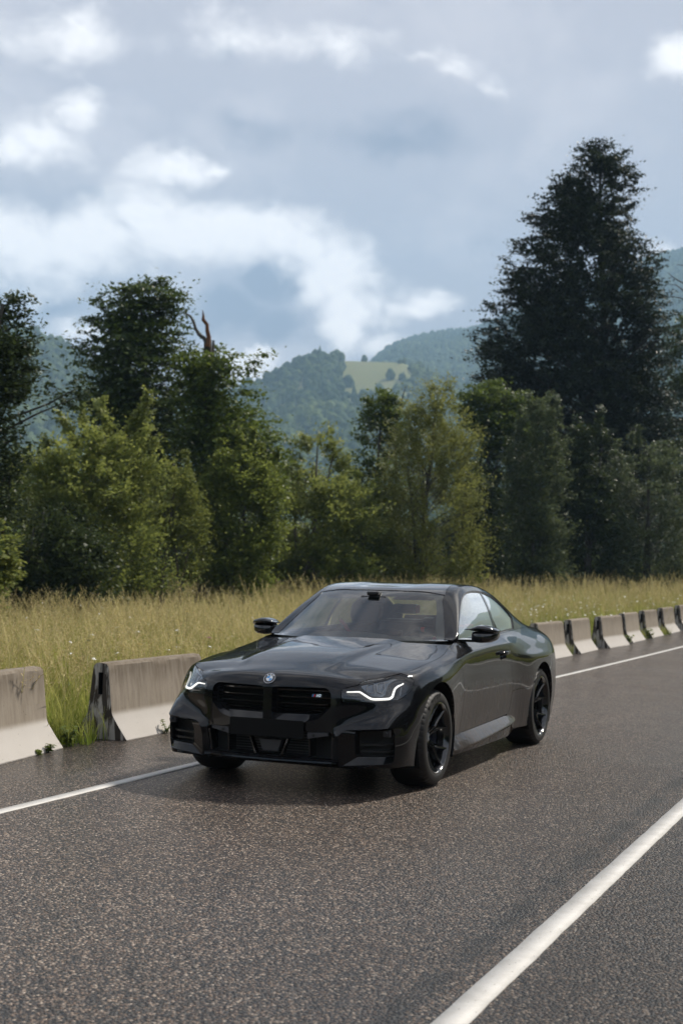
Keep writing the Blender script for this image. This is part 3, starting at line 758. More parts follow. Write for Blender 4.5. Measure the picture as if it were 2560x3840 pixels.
# ------------------------------------------------------------------ concrete barriers
def concrete_mat():
    m, t, p, o = mat_new('weathered_concrete'); k = NT(t); c = k.coord(); x, y, z = k.sep(c)
    info = k.new('ShaderNodeObjectInfo'); rnd = info.outputs['Random']
    sh = k.new('ShaderNodeCombineXYZ'); k.L.new(k.math('MULTIPLY', rnd, 37.0), sh.inputs[0])
    va = k.new('ShaderNodeVectorMath', operation='ADD'); k.L.new(c, va.inputs[0]); k.L.new(sh.outputs[0], va.inputs[1]); c2 = va.outputs[0]
    n = k.noise(c2, 3.0, 6, .6); fine = k.noise(c2, 70, 4, .65)
    base = k.mix(n, (.30, .255, .20), (.40, .355, .295)); base = k.mix(k.math('MULTIPLY', k.step(fine, .4, .75), .35), base, (.25, .215, .175))
    runs = k.noise(k.map(c2, (26, 26, 1.1)), 1.0, 5, .65); runs2 = k.noise(k.map(c2, (70, 70, 2.0)), 1.0, 4, .6)
    upper = k.step(z, .19, .26)                                  # the upright is grimed, the foot is coloured paler
    top = k.step(k.math('ADD', z, k.math('MULTIPLY', runs, .25)), .50, .78)
    grime = k.math('MULTIPLY', upper, k.math('ADD', .36, k.math('MULTIPLY', k.step(runs, .36, .70), .26)))
    grime = k.math('ADD', grime, k.math('MULTIPLY', k.math('MULTIPLY', top, upper), .28), clamp=True)
    grime = k.math('MULTIPLY', grime, k.math('ADD', .8, k.math('MULTIPLY', runs2, .35)), clamp=True)
    grime = k.math('MULTIPLY', grime, k.fmix(rnd, .75, 1.15), clamp=True)
    col = k.mix(grime, base, (.122, .096, .070))
    foot = k.mix(n, (.42, .395, .37), (.49, .465, .435)); col = k.mix(k.math('MULTIPLY', k.math('SUBTRACT', 1.0, upper), .85), col, foot)
    v = k.voro(c2, 26.); pores = k.math('MULTIPLY', k.step(v.outputs['Distance'], .13, .07), k.step(k.sep(v.outputs['Color'])[0], .72, .78))
    col = k.mix(k.math('MULTIPLY', pores, .75), col, (.07, .055, .045))
    k.L.new(col, p.inputs['Base Color']); p.inputs['Roughness'].default_value = .88; p.inputs['Specular IOR Level'].default_value = .25
    k.L.new(k.bump(k.math('SUBTRACT', k.math('MULTIPLY', fine, .6), pores), .35, .006), p.inputs['Normal']); return m
def stained_mat():
    m, t, p, o = mat_new('stained_concrete_end'); k = NT(t); c = k.coord()
    r1 = k.noise(k.map(c, (14, 14, 3.0)), 1.0, 5, .6, .9); n = k.noise(c, 9, 5, .6)
    col = k.mix(k.step(r1, .46, .58), (.045, .034, .026), (.40, .37, .34)); col = k.mix(k.step(n, .55, .75), col, (.09, .06, .035))
    k.L.new(col, p.inputs['Base Color']); p.inputs['Roughness'].default_value = .9
    k.L.new(k.bump(n, .4, .01), p.inputs['Normal']); return m
CONC = concrete_mat(); STAIN = stained_mat(); VOID = plain('dark_void', (.006, .006, .006), .9, spec=.1); RUST = plain('rust_stain', (.12, .045, .015), .9)
BL = 1.74
def barrier_proto(L, seed, chips):
    r = np.random.default_rng(seed)
    half = [(.275, -.08), (.273, .012), (.200, .105), (.132, .205), (.120, .235), (.079, .59), (.072, .632), (.050, .656), (0, .660)]
    prof = half+[(-y, z) for y, z in half[-2::-1]]
    xs = np.concatenate([[-L/2, -L/2+.012, -L/2+.05], np.linspace(-L/2+.15, L/2-.15, 18), [L/2-.05, L/2-.012, L/2]])
    V = []; F = []; m = len(prof)
    for i, x in enumerate(xs):
        e = abs(abs(x)-L/2); sh = .985 if e < 1e-6 else (.995 if e < .013 else 1.0)
        for y, z in prof: V.append((x+r.normal(0, .0012), y*sh+r.normal(0, .0012), (z if z < .6 else z-(1-sh)*.35)+r.normal(0, .001)))
    for i in range(len(xs)-1):
        for k in range(m-1): F.append((i*m+k, i*m+k+1, (i+1)*m+k+1, (i+1)*m+k))
    body = MB().add(V, F).build('concrete_barrier', CONC, None, smooth=True, sharp=30)
    ends = []
    for sx in (1, -1):
        # end face with a slot let into it, and a shallow ring cast below
        outer = [(y*.985, z-(.005 if z > .6 else 0)) for y, z in prof]
        slot = [(-.022, .385), (.022, .385), (.022, .575), (-.022, .575)]
        pts = [Vector(q) for q in outer+slot]; n = len(outer); E = [(i, (i+1) % n) for i in range(n)]+[(n+i, n+(i+1) % 4) for i in range(4)]
        vv, ee, ff, _, _, _ = geometry.delaunay_2d_cdt(pts, E, [], 0, 1e-6); v2 = np.array([tuple(v) for v in vv]); f2 = np.array([tuple(f) for f in ff]); cc = v2[f2].mean(1)
        ok = pip(cc, outer) & ~pip(cc, slot)
        mb = MB().add([(sx*(L/2+.001), y, z) for y, z in v2], [tuple(f) for f in f2[ok]])
        e = mb.build('end_face', STAIN, body)
        d = MB().loops([[(sx*(L/2+.001), y, z) for y, z in slot], [(sx*(L/2-.13), y, z) for y, z in slot]], cap1=True); d.build('slot', VOID, e)
        ring = lambda r0, n=18: [(.012+r0*math.cos(2*math.pi*i/n), .205+r0*math.sin(2*math.pi*i/n)) for i in range(n)]
        MB().loops([[(sx*(L/2+.0012), y, z) for y, z in ring(.030)], [(sx*(L/2+.007), y, z) for y, z in ring(.028)], [(sx*(L/2+.007), y, z) for y, z in ring(.020)], [(sx*(L/2+.0012), y, z) for y, z in ring(.018)]]).build('cast_ring', STAIN, e)
    for x in (-L*.30, L*.18):
        yy = .1065; n = 14
        M4 = Matrix.Translation((x, yy, .285)) @ Matrix.Rotation(R(-7), 4, 'X')
        MB().lathe([(.0, -.004), (.0125, -.004), (.0135, .0035), (.020, .0035), (.0205, -.004)], n, M=M4).build('drain_hole', VOID, body)
    return body
GB = 'concrete barriers lined up along the road'
BAR = [ # near end x (towards the camera) , centre y, turn, length scale, label
 (1.47, -2.405, 8.5, 1.0, 'brown streaked concrete barrier cut off by the left edge of the photo'),
 (-.955, -2.49, 2.2, 1.0, 'concrete barrier with stained slotted end just left of the car nose'),
 (-14.62, -2.36, -1.0, 1.0, 'concrete barrier partly hidden by the car, next to its rear wing'),
 (-16.95, -2.31, 1.5, 1.0, 'first whole concrete barrier to the right of the car, pale upright'),
 (-19.25, -2.23, -2.5, 1.0, 'second whole concrete barrier right of the car, browner upright, pale foot'),
 (-21.65, -2.22, 1.0, 1.0, 'third whole concrete barrier right of the car'),
 (-23.95, -2.20, 0.5, 1.0, 'fourth whole concrete barrier right of the car, weeds at its end'),
 (-26.30, -2.17, 0.5, 1.0, 'concrete barrier cut off by the right edge of the photo')]
BAR += [(x, -2.45+.0006*x*x*.5, a, 1.0, 'concrete barrier of the row standing out of sight behind the parked car') for x, a in ((-3.3, 1), (-5.6, -1), (-7.95, 0), (-10.2, 1))]
BAR += [(x, y, .5, 1.0, 'concrete barrier of the row standing beyond the edge of the photo') for x, y in ((3.85, -2.2), (-28.7, -2.12), (-31.0, -2.05))]
def build_barriers():
    proto = barrier_proto(BL, 3, 0)
    for i, (x, y, a, ls, lab) in enumerate(BAR):
        o = proto if i == 0 else copy_tree(proto)
        cx = x-BL/2*math.cos(R(a)); cyy = y-BL/2*math.sin(R(a))*(1 if i else 1)
        o.location = (cx, cyy, float(road_z(cx))-.005); o.rotation_euler = (0, 0, R(a)); tag(o, lab, 'barrier', GB)
build_barriers()

# ------------------------------------------------------------------ instanced stuff
def stuff_on_points(name, P, rot, scl, pick, kinds, label=None):
    """one object: a mesh of points that carries instances of the source meshes"""
    src = bpy.data.collections.new(name+'_kinds')
    for i, (me) in enumerate(kinds):
        q = bpy.data.objects.new('%s_kind' % name, me); q.name = '%s_kind.%03d' % (name, i); src.objects.link(q)
    me = bpy.data.meshes.new(name); P = np.asarray(P, np.float32); me.vertices.add(len(P)); me.vertices.foreach_set('co', P.ravel())
    a = me.attributes.new('turn', 'FLOAT_VECTOR', 'POINT'); a.data.foreach_set('vector', np.asarray(rot, np.float32).ravel())
    a = me.attributes.new('size', 'FLOAT_VECTOR', 'POINT'); a.data.foreach_set('vector', np.asarray(scl, np.float32).ravel())
    a = me.attributes.new('pick', 'INT', 'POINT'); a.data.foreach_set('value', np.asarray(pick, np.int32)); me.update()
    o = link(name, me); tag(o, label, None, None, 'stuff')
    g = bpy.data.node_groups.new(name, 'GeometryNodeTree'); g.interface.new_socket('Geometry', in_out='INPUT', socket_type='NodeSocketGeometry'); g.interface.new_socket('Geometry', in_out='OUTPUT', socket_type='NodeSocketGeometry')
    N = g.nodes; L = g.links; gi = N.new('NodeGroupInput'); go = N.new('NodeGroupOutput')
    ci = N.new('GeometryNodeCollectionInfo'); ci.inputs['Collection'].default_value = src; ci.inputs['Separate Children'].default_value = True; ci.inputs['Reset Children'].default_value = True
    def at(nm, ty):
        n = N.new('GeometryNodeInputNamedAttribute'); n.data_type = ty; n.inputs['Name'].default_value = nm; return n.outputs['Attribute']
    ip = N.new('GeometryNodeInstanceOnPoints'); ip.inputs['Pick Instance'].default_value = True
    e2r = N.new('FunctionNodeEulerToRotation'); L.new(at('turn', 'FLOAT_VECTOR'), e2r.inputs[0])
    L.new(gi.outputs[0], ip.inputs['Points']); L.new(ci.outputs[0], ip.inputs['Instance']); L.new(at('pick', 'INT'), ip.inputs['Instance Index']); L.new(e2r.outputs[0], ip.inputs['Rotation']); L.new(at('size', 'FLOAT_VECTOR'), ip.inputs['Scale'])
    L.new(ip.outputs[0], go.inputs[0])
    md = o.modifiers.new('scatter', 'NODES'); md.node_group = g
    return o
def bare_mesh(name, V, F, mat, attr=None, smooth=False):
    o = quads_mesh(name, V, F, mat, attr=attr, smooth=smooth); me = o.data; bpy.data.objects.remove(o); return me

# meadow grass: clumps of bent blades with seed heads
def grass_mat():
    m, t, p, o = mat_new('meadow_grass'); k = NT(t); h = k.attr('along'); kind = k.attr('seedy')
    info = k.new('ShaderNodeObjectInfo'); rnd = info.outputs['Random']
    pos = k.new('ShaderNodeNewGeometry').outputs['Position']; patch = k.noise(pos, .22, 4, .6); patch2 = k.noise(pos, 1.1, 3, .6)
    rpi = k.new('ShaderNodeNewGeometry').outputs['Random Per Island']
    g1 = k.mix(rpi, (.128, .195, .028), (.250, .312, .052)); g2 = k.mix(rpi, (.47, .43, .12), (.60, .53, .20))
    leaf = k.mix(k.math('MULTIPLY', k.step(h, .15, .95), k.math('ADD', .35, k.math('MULTIPLY', rnd, .65))), g1, g2)
    leaf = k.mix(k.math('MULTIPLY', k.step(patch, .42, .66), .6), leaf, (.12, .175, .030)); leaf = k.mix(k.math('MULTIPLY', k.step(patch2, .5, .7), .22), leaf, (.40, .34, .16))
    seed = k.mix(rpi, (.36, .28, .13), (.60, .51, .29))
    col = k.mix(kind, leaf, seed)
    d = k.new('ShaderNodeBsdfDiffuse'); k.L.new(col, d.inputs[0]); tr = k.new('ShaderNodeBsdfTranslucent'); k.L.new(col, tr.inputs[0])
    mx = k.new('ShaderNodeMixShader'); mx.inputs[0].default_value = .42; k.L.new(d.outputs[0], mx.inputs[1]); k.L.new(tr.outputs[0], mx.inputs[2])
    t.nodes.remove(p); k.L.new(mx.outputs[0], o.inputs[0]); return m
GRASS = grass_mat()
def clump(seed, n, h0, h1, rad, seedy, w=.006, lean=.35):
    r = np.random.default_rng(seed); V = []; F = []; A = []; S = []
    def strip(pts, ws, a0, a1, s):
        b = len(V)
        for i, (p, q) in enumerate(zip(pts, ws)):
            V.append(p-q); V.append(p+q); f = a0+(a1-a0)*i/(len(pts)-1); A.extend([f, f]); S.extend([s, s])
        for i in range(len(pts)-1): F.append((b+2*i, b+2*i+1, b+2*i+3, b+2*i+2))
    for _ in range(n):
        a = r.uniform(0, 6.283); q = rad*math.sqrt(r.uniform()); base = np.array([q*math.cos(a), q*math.sin(a), -.03]); hh = r.uniform(h0, h1)
        d = r.uniform(0, 6.283); dv = np.array([math.cos(d), math.sin(d), 0]); ln = hh*lean*r.uniform(.2, 1.6); wd = np.array([-dv[1], dv[0], 0])*w*r.uniform(.6, 1.4)
        ts = np.array([0, .35, .7, 1.0]); pts = [base+np.array([0, 0, hh*(t-.22*t**3*min(1, ln/hh*2))])+dv*ln*t**2.2 for t in ts]
        strip(pts, [wd, wd*.9, wd*.6, wd*.08], 0, 1, 0.0)
    for _ in range(seedy):
        a = r.uniform(0, 6.283); q = rad*math.sqrt(r.uniform()); base = np.array([q*math.cos(a), q*math.sin(a), 0]); hh = r.uniform(h1*.95, h1*1.45)
        d = r.uniform(0, 6.283); dv = np.array([math.cos(d), math.sin(d), 0]); ln = hh*r.uniform(.08, .40); wd = np.array([-dv[1], dv[0], 0])*.0022
        P = lambda t: base+np.array([0, 0, hh*t*(1-.10*t)])+dv*ln*t**2.4
        strip([P(t) for t in (0, .4, .75, 1.0)], [wd]*4, .3, 1, .55)
        for j in range(11):                                      # loose panicle
            t = .74+.26*j/10; c = P(t); e = r.uniform(0, 6.283); L_ = .045*(1.1-j/10)*r.uniform(.5, 1.3)+.006; up = .035
            tip = c+np.array([math.cos(e)*L_, math.sin(e)*L_, up*r.uniform(.2, 1.0)-.012]); s = np.array([-math.sin(e), math.cos(e), 0])*.0045
            strip([c, (c+tip)/2, tip], [s*.3, s, s*.4], .8, 1, 1.0)
    return bare_mesh('grass_clump', np.array(V), np.array(F), GRASS, {'along': A, 'seedy': S})
def treeline_r(az): return np.interp(az, [-40, -16, -14.3, -10, -6, -2, 2, 6, 10, 14.3, 20, 40], [22, 24, 27, 33, 40, 47, 50, 54, 58, 62, 66, 70])
def build_meadow():
    kinds = [clump(10+i, 30, .28, .62, .20, 0, .0065, .45) for i in range(3)]+[clump(20+i, 22, .34, .66, .20, 5, .005, .35) for i in range(4)]+[clump(30+i, 13, .32, .62, .22, 10, .0045, .32) for i in range(3)]
    P = []; sc = []; pk = []
    def scatter(r0, r1, dens, az0=-24, az1=22, grow=1.0):
        A = R(az1-az0)*.5*(r1**2-r0**2); n = int(A*dens); az = rng.uniform(az0, az1, n); r = np.sqrt(rng.uniform(r0**2, r1**2, n)); x, y = polar(az, r)
        yo = y-road_off(x); ok = (yo < -2.86+rng.normal(0, .08, n)) & (r < treeline_r(az)+4)
        x, y, r = x[ok], y[ok], r[ok]; z = ground_z(x, y); m = len(x)
        P.append(np.stack([x, y, z], 1)); s = grow*rng.uniform(.72, 1.28, m); sc.append(np.stack([s*1.05, s*1.05, s*rng.uniform(.85, 1.15, m)], 1))
        near_road = (y-road_off(x) > -3.6)
        k = np.where(rng.uniform(size=m) < np.where(near_road, .8, .22), rng.integers(0, 3, m), np.where(rng.uniform(size=m) < .62, rng.integers(3, 7, m), rng.integers(7, 10, m))); pk.append(k)
    scatter(5, 16, 26); scatter(16, 30, 15, grow=1.05); scatter(30, 70, 6.5, grow=1.22)
    # rank grass pushing out between the barriers
    for xa, xb, n in ((-.95, -.30, 26), (-2.9, -2.66, 8), (-16.9, -16.4, 12), (-19.2, -18.7, 12), (-21.6, -21.0, 12), (-23.9, -23.4, 16), (-26.2, -25.7, 12)):
        x = rng.uniform(xa, xb, n); y = rng.uniform(-2.95, -2.40, n)+road_off(x); P.append(np.stack([x, y, ground_z(x, y)+.02], 1)); s = rng.uniform(.5, .9, n); sc.append(np.stack([s*.8, s*.8, s*.8], 1)); pk.append(rng.integers(0, 3, n))
    P = np.concatenate(P); sc = np.concatenate(sc); pk = np.concatenate(pk)
    rot = np.stack([rng.normal(0, .07, len(P)), rng.normal(0, .07, len(P)), rng.uniform(0, 6.283, len(P))], 1)
    stuff_on_points('meadow_grass', P, rot, sc, pk, kinds, 'tall flowering meadow grass, yellow green with straw seed heads')
    # cut verge along the far side of the road
    n = 2600; x = rng.uniform(-60, 12, n); y = rng.uniform(6.8, 10.5, n)+road_off(x); P = np.stack([x, y, ground_z(x, y)], 1); s = rng.uniform(.4, .8, n)
    stuff_on_points('verge_grass', P, np.stack([0*x, 0*x, rng.uniform(0, 6.283, n)], 1), np.stack([s*1.5, s*1.5, s], 1), rng.integers(0, 3, n), kinds[:3], 'short green grass on the far verge')
build_meadow()

# ------------------------------------------------------------------ woods on the hills
def forest_mat():
    m, t, p, o = mat_new('hill_forest'); k = NT(t)
    info = k.new('ShaderNodeObjectInfo'); rnd = info.outputs['Random']; pos = k.new('ShaderNodeNewGeometry').outputs['Position']
    n = k.noise(pos, .35, 3, .6); st = k.noise(pos, .006, 4, .6)
    col = k.mix(rnd, (.020, .042, .020), (.125, .160, .050)); col = k.mix(k.step(st, .42, .62), col, (.024, .052, .022)); col = k.mix(k.math('MULTIPLY', n, .5), col, (.09, .125, .035))
    k.L.new(col, p.inputs['Base Color']); p.inputs['Roughness'].default_value = .9; p.inputs['Specular IOR Level'].default_value = .1
    k.L.new(k.bump(k.noise(pos, 1.2, 4, .7), .8, .8), p.inputs['Normal'])
    return m
FOREST = forest_mat()
def crown_blob(seed, conic):
    bm = bmesh.new(); bmesh.ops.create_icosphere(bm, subdivisions=3, radius=1.0); r = np.random.default_rng(seed); ph = r.uniform(0, 6, 9)
    for v in bm.verts:
        c = v.co; d = 1+.20*math.sin(3.1*c.x+ph[0])*math.sin(3.7*c.y+ph[1])+.14*math.sin(6.3*c.z+ph[2]+2*c.x)+.13*math.sin(8*c.y+ph[3])*math.sin(7*c.x+ph[4])+r.normal(0, .07)
        w = 1.0 if not conic else max(.08, (1-(c.z+1)/2*.95))*1.15
        v.co = Vector((c.x*d*w, c.y*d*w, (c.z*1.12+.8)*(1.55 if conic else 1.0)*(.9+.1*d)))
    me = bpy.data.meshes.new('crown'); bm.to_mesh(me); bm.free(); me.polygons.foreach_set('use_smooth', np.ones(len(me.polygons), bool)); me.materials.append(FOREST); return me
def in_clearing(az, r):
    a0 = px_az(1275); a1 = px_az(1520); f = (az-a0)/(a1-a0)
    lo = 1130+70*np.clip(f, 0, 1)+18*np.sin(az*5)
    wob = .12*np.sin(r*.045)+.09*np.sin(r*.11+1)
    return (az > a0+wob) & (az < a1+wob*1.5) & (r > lo+22*np.sin(az*17)) & (r < 1390)
def build_hill_forest():
    n = 62000; az = rng.uniform(-24, 24, n); r = np.sqrt(rng.uniform(330.**2, 2480.**2, n))
    k2 = np.where(r > R1, rng.uniform(size=n) < .8, True); az, r = az[k2], r[k2]
    ok = ~in_clearing(az, r) | (rng.uniform(size=len(az)) < .05); az, r = az[ok], r[ok]
    # a narrow cut lane below the clearing
    lane = (np.abs(az-px_az(1450)-(1190-r)*.0009) < .09) & (r > 900) & (r < 1200); az, r = az[~lane], r[~lane]
    x, y = polar(az, r); z = ground_z(x, y); m = len(x)
    con = rng.uniform(size=m) < .26; s = rng.uniform(2.1, 4.6, m); s = np.where(con, s*.72, s)
    stuff_on_points('hill_forest', np.stack([x, y, z-1.0], 1), np.stack([0*x, 0*x, rng.uniform(0, 6.283, m)], 1), np.stack([s, s, s*rng.uniform(.95, 1.5, m)], 1), np.where(con, rng.integers(3, 5, m), rng.integers(0, 3, m)), [crown_blob(i, False) for i in range(3)]+[crown_blob(7+i, True) for i in range(2)], 'mixed forest covering the hazy hillsides')
build_hill_forest()

# ------------------------------------------------------------------ air
def build_haze():
    me = bpy.data.meshes.new('haze'); bm = bmesh.new(); bmesh.ops.create_cube(bm, size=1.0)
    ztop = 700.0; zlo = -3.0
    bmesh.ops.scale(bm, vec=(5400, 5400, ztop-zlo), verts=bm.verts); bmesh.ops.translate(bm, vec=(CAM[0], CAM[1], (ztop+zlo)/2), verts=bm.verts); bm.to_mesh(me); bm.free()
    m = bpy.data.materials.new('haze'); m.use_nodes = True; t = m.node_tree; t.nodes.clear()
    v = t.nodes.new('ShaderNodeVolumePrincipled'); v.inputs['Color'].default_value = (.48, .72, 1.0, 1); v.inputs['Density'].default_value = HAZE; v.inputs['Anisotropy'].default_value = .0
    o = t.nodes.new('ShaderNodeOutputMaterial'); t.links.new(v.outputs[0], o.inputs['Volume'])
    q = link('haze', me, m); tag(q, 'thin blue haze in the valley air', None, None, 'stuff')
HAZE = .00029
build_haze()
# ------------------------------------------------------------------ trees and shrubs
def leaf_mat(name, a, b, tip, trans=.35):
    m, t, p, o = mat_new(name); k = NT(t)
    rpi = k.new('ShaderNodeNewGeometry').outputs['Random Per Island']; pos = k.new('ShaderNodeNewGeometry').outputs['Position']
    col = k.mix(rpi, a, b); col = k.mix(k.math('MULTIPLY', k.attr('young'), k.math('ADD', .35, k.math('MULTIPLY', rpi, .65))), col, tip)
    t.nodes.remove(p)
    d = k.new('ShaderNodeBsdfPrincipled'); k.L.new(col, d.inputs['Base Color']); d.inputs['Roughness'].default_value = .5; d.inputs['Specular IOR Level'].default_value = .30
    tr = k.new('ShaderNodeBsdfTranslucent'); k.L.new(k.mix(.5, col, tip), tr.inputs[0])
    mx = k.new('ShaderNodeMixShader'); mx.inputs[0].default_value = trans; k.L.new(d.outputs[0], mx.inputs[1]); k.L.new(tr.outputs[0], mx.inputs[2]); k.L.new(mx.outputs[0], o.inputs[0])
    return m
def bark_mat(name, a, b):
    m, t, p, o = mat_new(name); k = NT(t); c = k.coord(); n = k.noise(k.map(c, (9, 9, 1.6)), 1.5, 5, .6)
    k.L.new(k.mix(n, a, b), p.inputs['Base Color']); p.inputs['Roughness'].default_value = .9; k.L.new(k.bump(n, .6, .04), p.inputs['Normal']); return m
BARK = bark_mat('grey_bark', (.030, .026, .021), (.095, .085, .070)); PALEBARK = bark_mat('pale_stem_bark', (.06, .05, .04), (.17, .15, .12)); RAWWOOD = bark_mat('broken_raw_wood', (.05, .024, .012), (.20, .085, .038))
LM = {'beech': leaf_mat('beech_leaves', (.018, .038, .010), (.052, .085, .020), (.10, .135, .032), .36),
      'dark': leaf_mat('dark_crown_leaves', (.012, .019, .011), (.028, .040, .018), (.040, .054, .022), .22),
      'ivy': leaf_mat('mixed_green_leaves', (.026, .052, .011), (.080, .128, .022), (.16, .20, .038), .40),
      'willow': leaf_mat('willow_leaves', (.064, .108, .022), (.145, .195, .044), (.30, .32, .088), .46),
      'gold': leaf_mat('golden_willow_leaves', (.074, .106, .024), (.160, .190, .046), (.30, .30, .088), .46),
      'shrub': leaf_mat('shrub_leaves', (.046, .084, .017), (.120, .170, .033), (.26, .29, .068), .46),
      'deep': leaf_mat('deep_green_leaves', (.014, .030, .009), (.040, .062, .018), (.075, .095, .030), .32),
      'sage': leaf_mat('grey_green_leaves', (.044, .070, .032), (.090, .122, .054), (.145, .168, .076), .38),
      'poplar': leaf_mat('round_glossy_leaves', (.018, .034, .013), (.040, .062, .022), (.065, .088, .028), .28),
      'lime': leaf_mat('yellow_green_leaves', (.075, .120, .022), (.16, .20, .042), (.26, .27, .075), .42)}
D2F = 2560/1568.
RIGHT = Vector((math.cos(YAW-math.pi/2), math.sin(YAW-math.pi/2), 0)); FWD = Vector((math.cos(YAW), math.sin(YAW), 0))
def spot(px, d):
    """point on the ground, d metres away in the compass direction that the photo's column px (of 1568) shows"""
    a = float(px_az(px*D2F)); r = d/math.cos(R(a)); x, y = polar(a, r); return Vector((float(x), float(y), float(ground_z(x, y))))
def row_m(rows, px0, d, base):
    """crown rows (y, x left, x right of the photo's 1568 grid) -> metres: (height over base, left, right of the trunk)"""
    out = []
    for y, xl, xr in rows:
        pyc = y*D2F; out.append((CAM[2]+d*math.tan(R(float(px_el(xl*D2F, pyc))))/math.cos(R(float(px_az(xl*D2F))))*1.0-base, (xl-px0)*D2F/5012.*d, (xr-px0)*D2F/5012.*d))
    return np.array(sorted(out))
def hash_noise(P, s, seed):
    """cheap smooth pseudo noise 0..1"""
    r = np.random.default_rng(seed); v = np.zeros(len(P)); 
    for i in range(7):
        k = r.normal(0, 1, 3); k = k/np.linalg.norm(k)*s*r.uniform(.6, 1.8); v += np.sin(P @ k+r.uniform(0, 6.28))
    return .5+v/7*.9
def leaves(P, N, size, young, r, long=1.35, fold=.25):
    """leaf faces: two triangles folded along the midrib"""
    n = len(P); N = N/np.linalg.norm(N, axis=1, keepdims=True); a = r.normal(size=(n, 3)); T = a-N*(a*N).sum(1, keepdims=True); T /= np.linalg.norm(T, axis=1, keepdims=True)+1e-9; B = np.cross(N, T)
    s = (size*r.uniform(.6, 1.35, n))[:, None]
    V = np.stack([P-T*s*long*.5, P+B*s*.42+N*s*fold*.4, P+T*s*long*.5, P-B*s*.42+N*s*fold*.4], 1).reshape(-1, 3)
    F = np.arange(4*n).reshape(n, 4); return V, F, np.repeat(young, 4)
def tree(name, label, cat, px, d, rows, kind, group=None, nspray=700, per=57, leaf=0.088, spray=(.75, .75, .16), up=.25, droop=.25, trunk_r=.18, lean=0.0, hole=.36, hscale=.55, bark=None, seed=1, limbs=46, inner=.25, depth=.85, stems=1, trunk_top=.93, extra=None, young_top=.0, ragged=.16, shoots=0):
    r = np.random.default_rng(seed*77+5); root = spot(px, d); base = root.z
    e = empty(name, root); tag(e, label, cat, group)
    M = row_m(rows, px, d, base); H = M[:, 0]; top = H.max(); lo = max(.15, H.min())
    Lf = lambda z: np.interp(z, H, M[:, 1]); Rf = lambda z: np.interp(z, H, M[:, 2])
    # spray positions
    zz = np.linspace(lo, top, 200); wv = np.maximum(.15, Rf(zz)-Lf(zz))**1.35; cdf = np.cumsum(wv); cdf /= cdf[-1]
    n0 = int(nspray*2.6); z = np.interp(r.uniform(size=n0), cdf, zz); ph = r.uniform(0, 2*math.pi, n0)
    rho = inner+(1-inner)*np.sqrt(r.uniform(size=n0)); rho *= 1+r.normal(0, ragged, n0)*(rho > .8)
    c = (Lf(z)+Rf(z))/2; w = (Rf(z)-Lf(z))/2; wd = depth*np.minimum(w, w*.5+np.median(w)*.5)
    sx = c+w*rho*np.cos(ph); sy = wd*rho*np.sin(ph)
    S = np.stack([sx, sy, z], 1); nz = hash_noise(S, 1.0/hscale, seed); ok = (nz > hole)
    S = S[ok][:nspray]; ph = ph[ok][:nspray]; m = len(S); rel = (S[:, 2]-lo)/(top-lo)
    if extra is not None:
        ex = np.array([((x-px)*D2F/5012.*d, yy, CAM[2]+d*math.tan(R(float(px_el(x*D2F, y*D2F))))/math.cos(R(float(px_az(x*D2F))))-base) for x, y, yy in extra])
        S = np.concatenate([S, ex]); ph = np.concatenate([ph, np.where(ex[:, 0] > 0, 0, math.pi)]); rel = np.concatenate([rel, np.full(len(ex), .8)]); m = len(S)
    if shoots:
        zs = np.linspace(lo, top, 60); xs_ = r.uniform(M[:, 1].min()*.9, M[:, 2].max()*.9, shoots); add = []
        for x0 in xs_:
            ins = zs[(Lf(zs) < x0) & (Rf(zs) > x0)]
            if not len(ins): continue
            zt = ins.max(); ln = min(.8, r.uniform(.2, .95)*top*.12+.12); yy = r.normal(0, .5); tl = r.normal(0, .3)
            for q in np.linspace(-.5, 1, 7): add.append((x0+tl*ln*q, yy, zt+ln*q))
        add = np.array(add); S = np.concatenate([S, add]); ph = np.concatenate([ph, r.uniform(0, 6.28, len(add))]); rel = np.concatenate([rel, np.full(len(add), 1.9)]); m = len(S)
    # leaves of each spray
    out = np.stack([np.cos(ph), np.sin(ph), np.zeros(m)], 1); dirv = out+r.normal(0, .28, (m, 3))+np.array([0, 0, 1])*(up-droop*r.uniform(size=(m, 1))); dirv /= np.linalg.norm(dirv, axis=1, keepdims=True)
    side = np.cross(dirv, [0, 0, 1.0]); side /= np.linalg.norm(side, axis=1, keepdims=True)+1e-9; nrm = np.cross(side, dirv)
    k = np.repeat(np.arange(m), per); q = r.normal(0, .5, (len(k), 3)); scale = r.uniform(.65, 1.3, m)[k]*(np.where(rel[k] > 1.5, .38, 1.0-.35*rel[k]))
    P = S[k]+(dirv[k]*q[:, :1]*spray[0]+side[k]*q[:, 1:2]*spray[1]+nrm[k]*(q[:, 2:3]*spray[2]-.10*spray[0]*q[:, :1]**2))*scale[:, None]
    N = nrm[k]+r.normal(0, .45, (len(k), 3)); yg = np.clip(.15+.55*(np.abs(q[:, 0]) > .55)+young_top*np.minimum(rel[k], 1)+r.normal(0, .15, len(k)), 0, 1)
    if seed % 2: pass
    V, F, A = leaves(P, N, leaf, yg, r)
    B = np.array([[RIGHT.x, RIGHT.y, 0], [FWD.x, FWD.y, 0], [0, 0, 1]])
    crown = quads_mesh('crown', V @ B, F, LM[kind], e, {'young': A})
    # trunk and limbs
    mb = MB(); tip = top*trunk_top
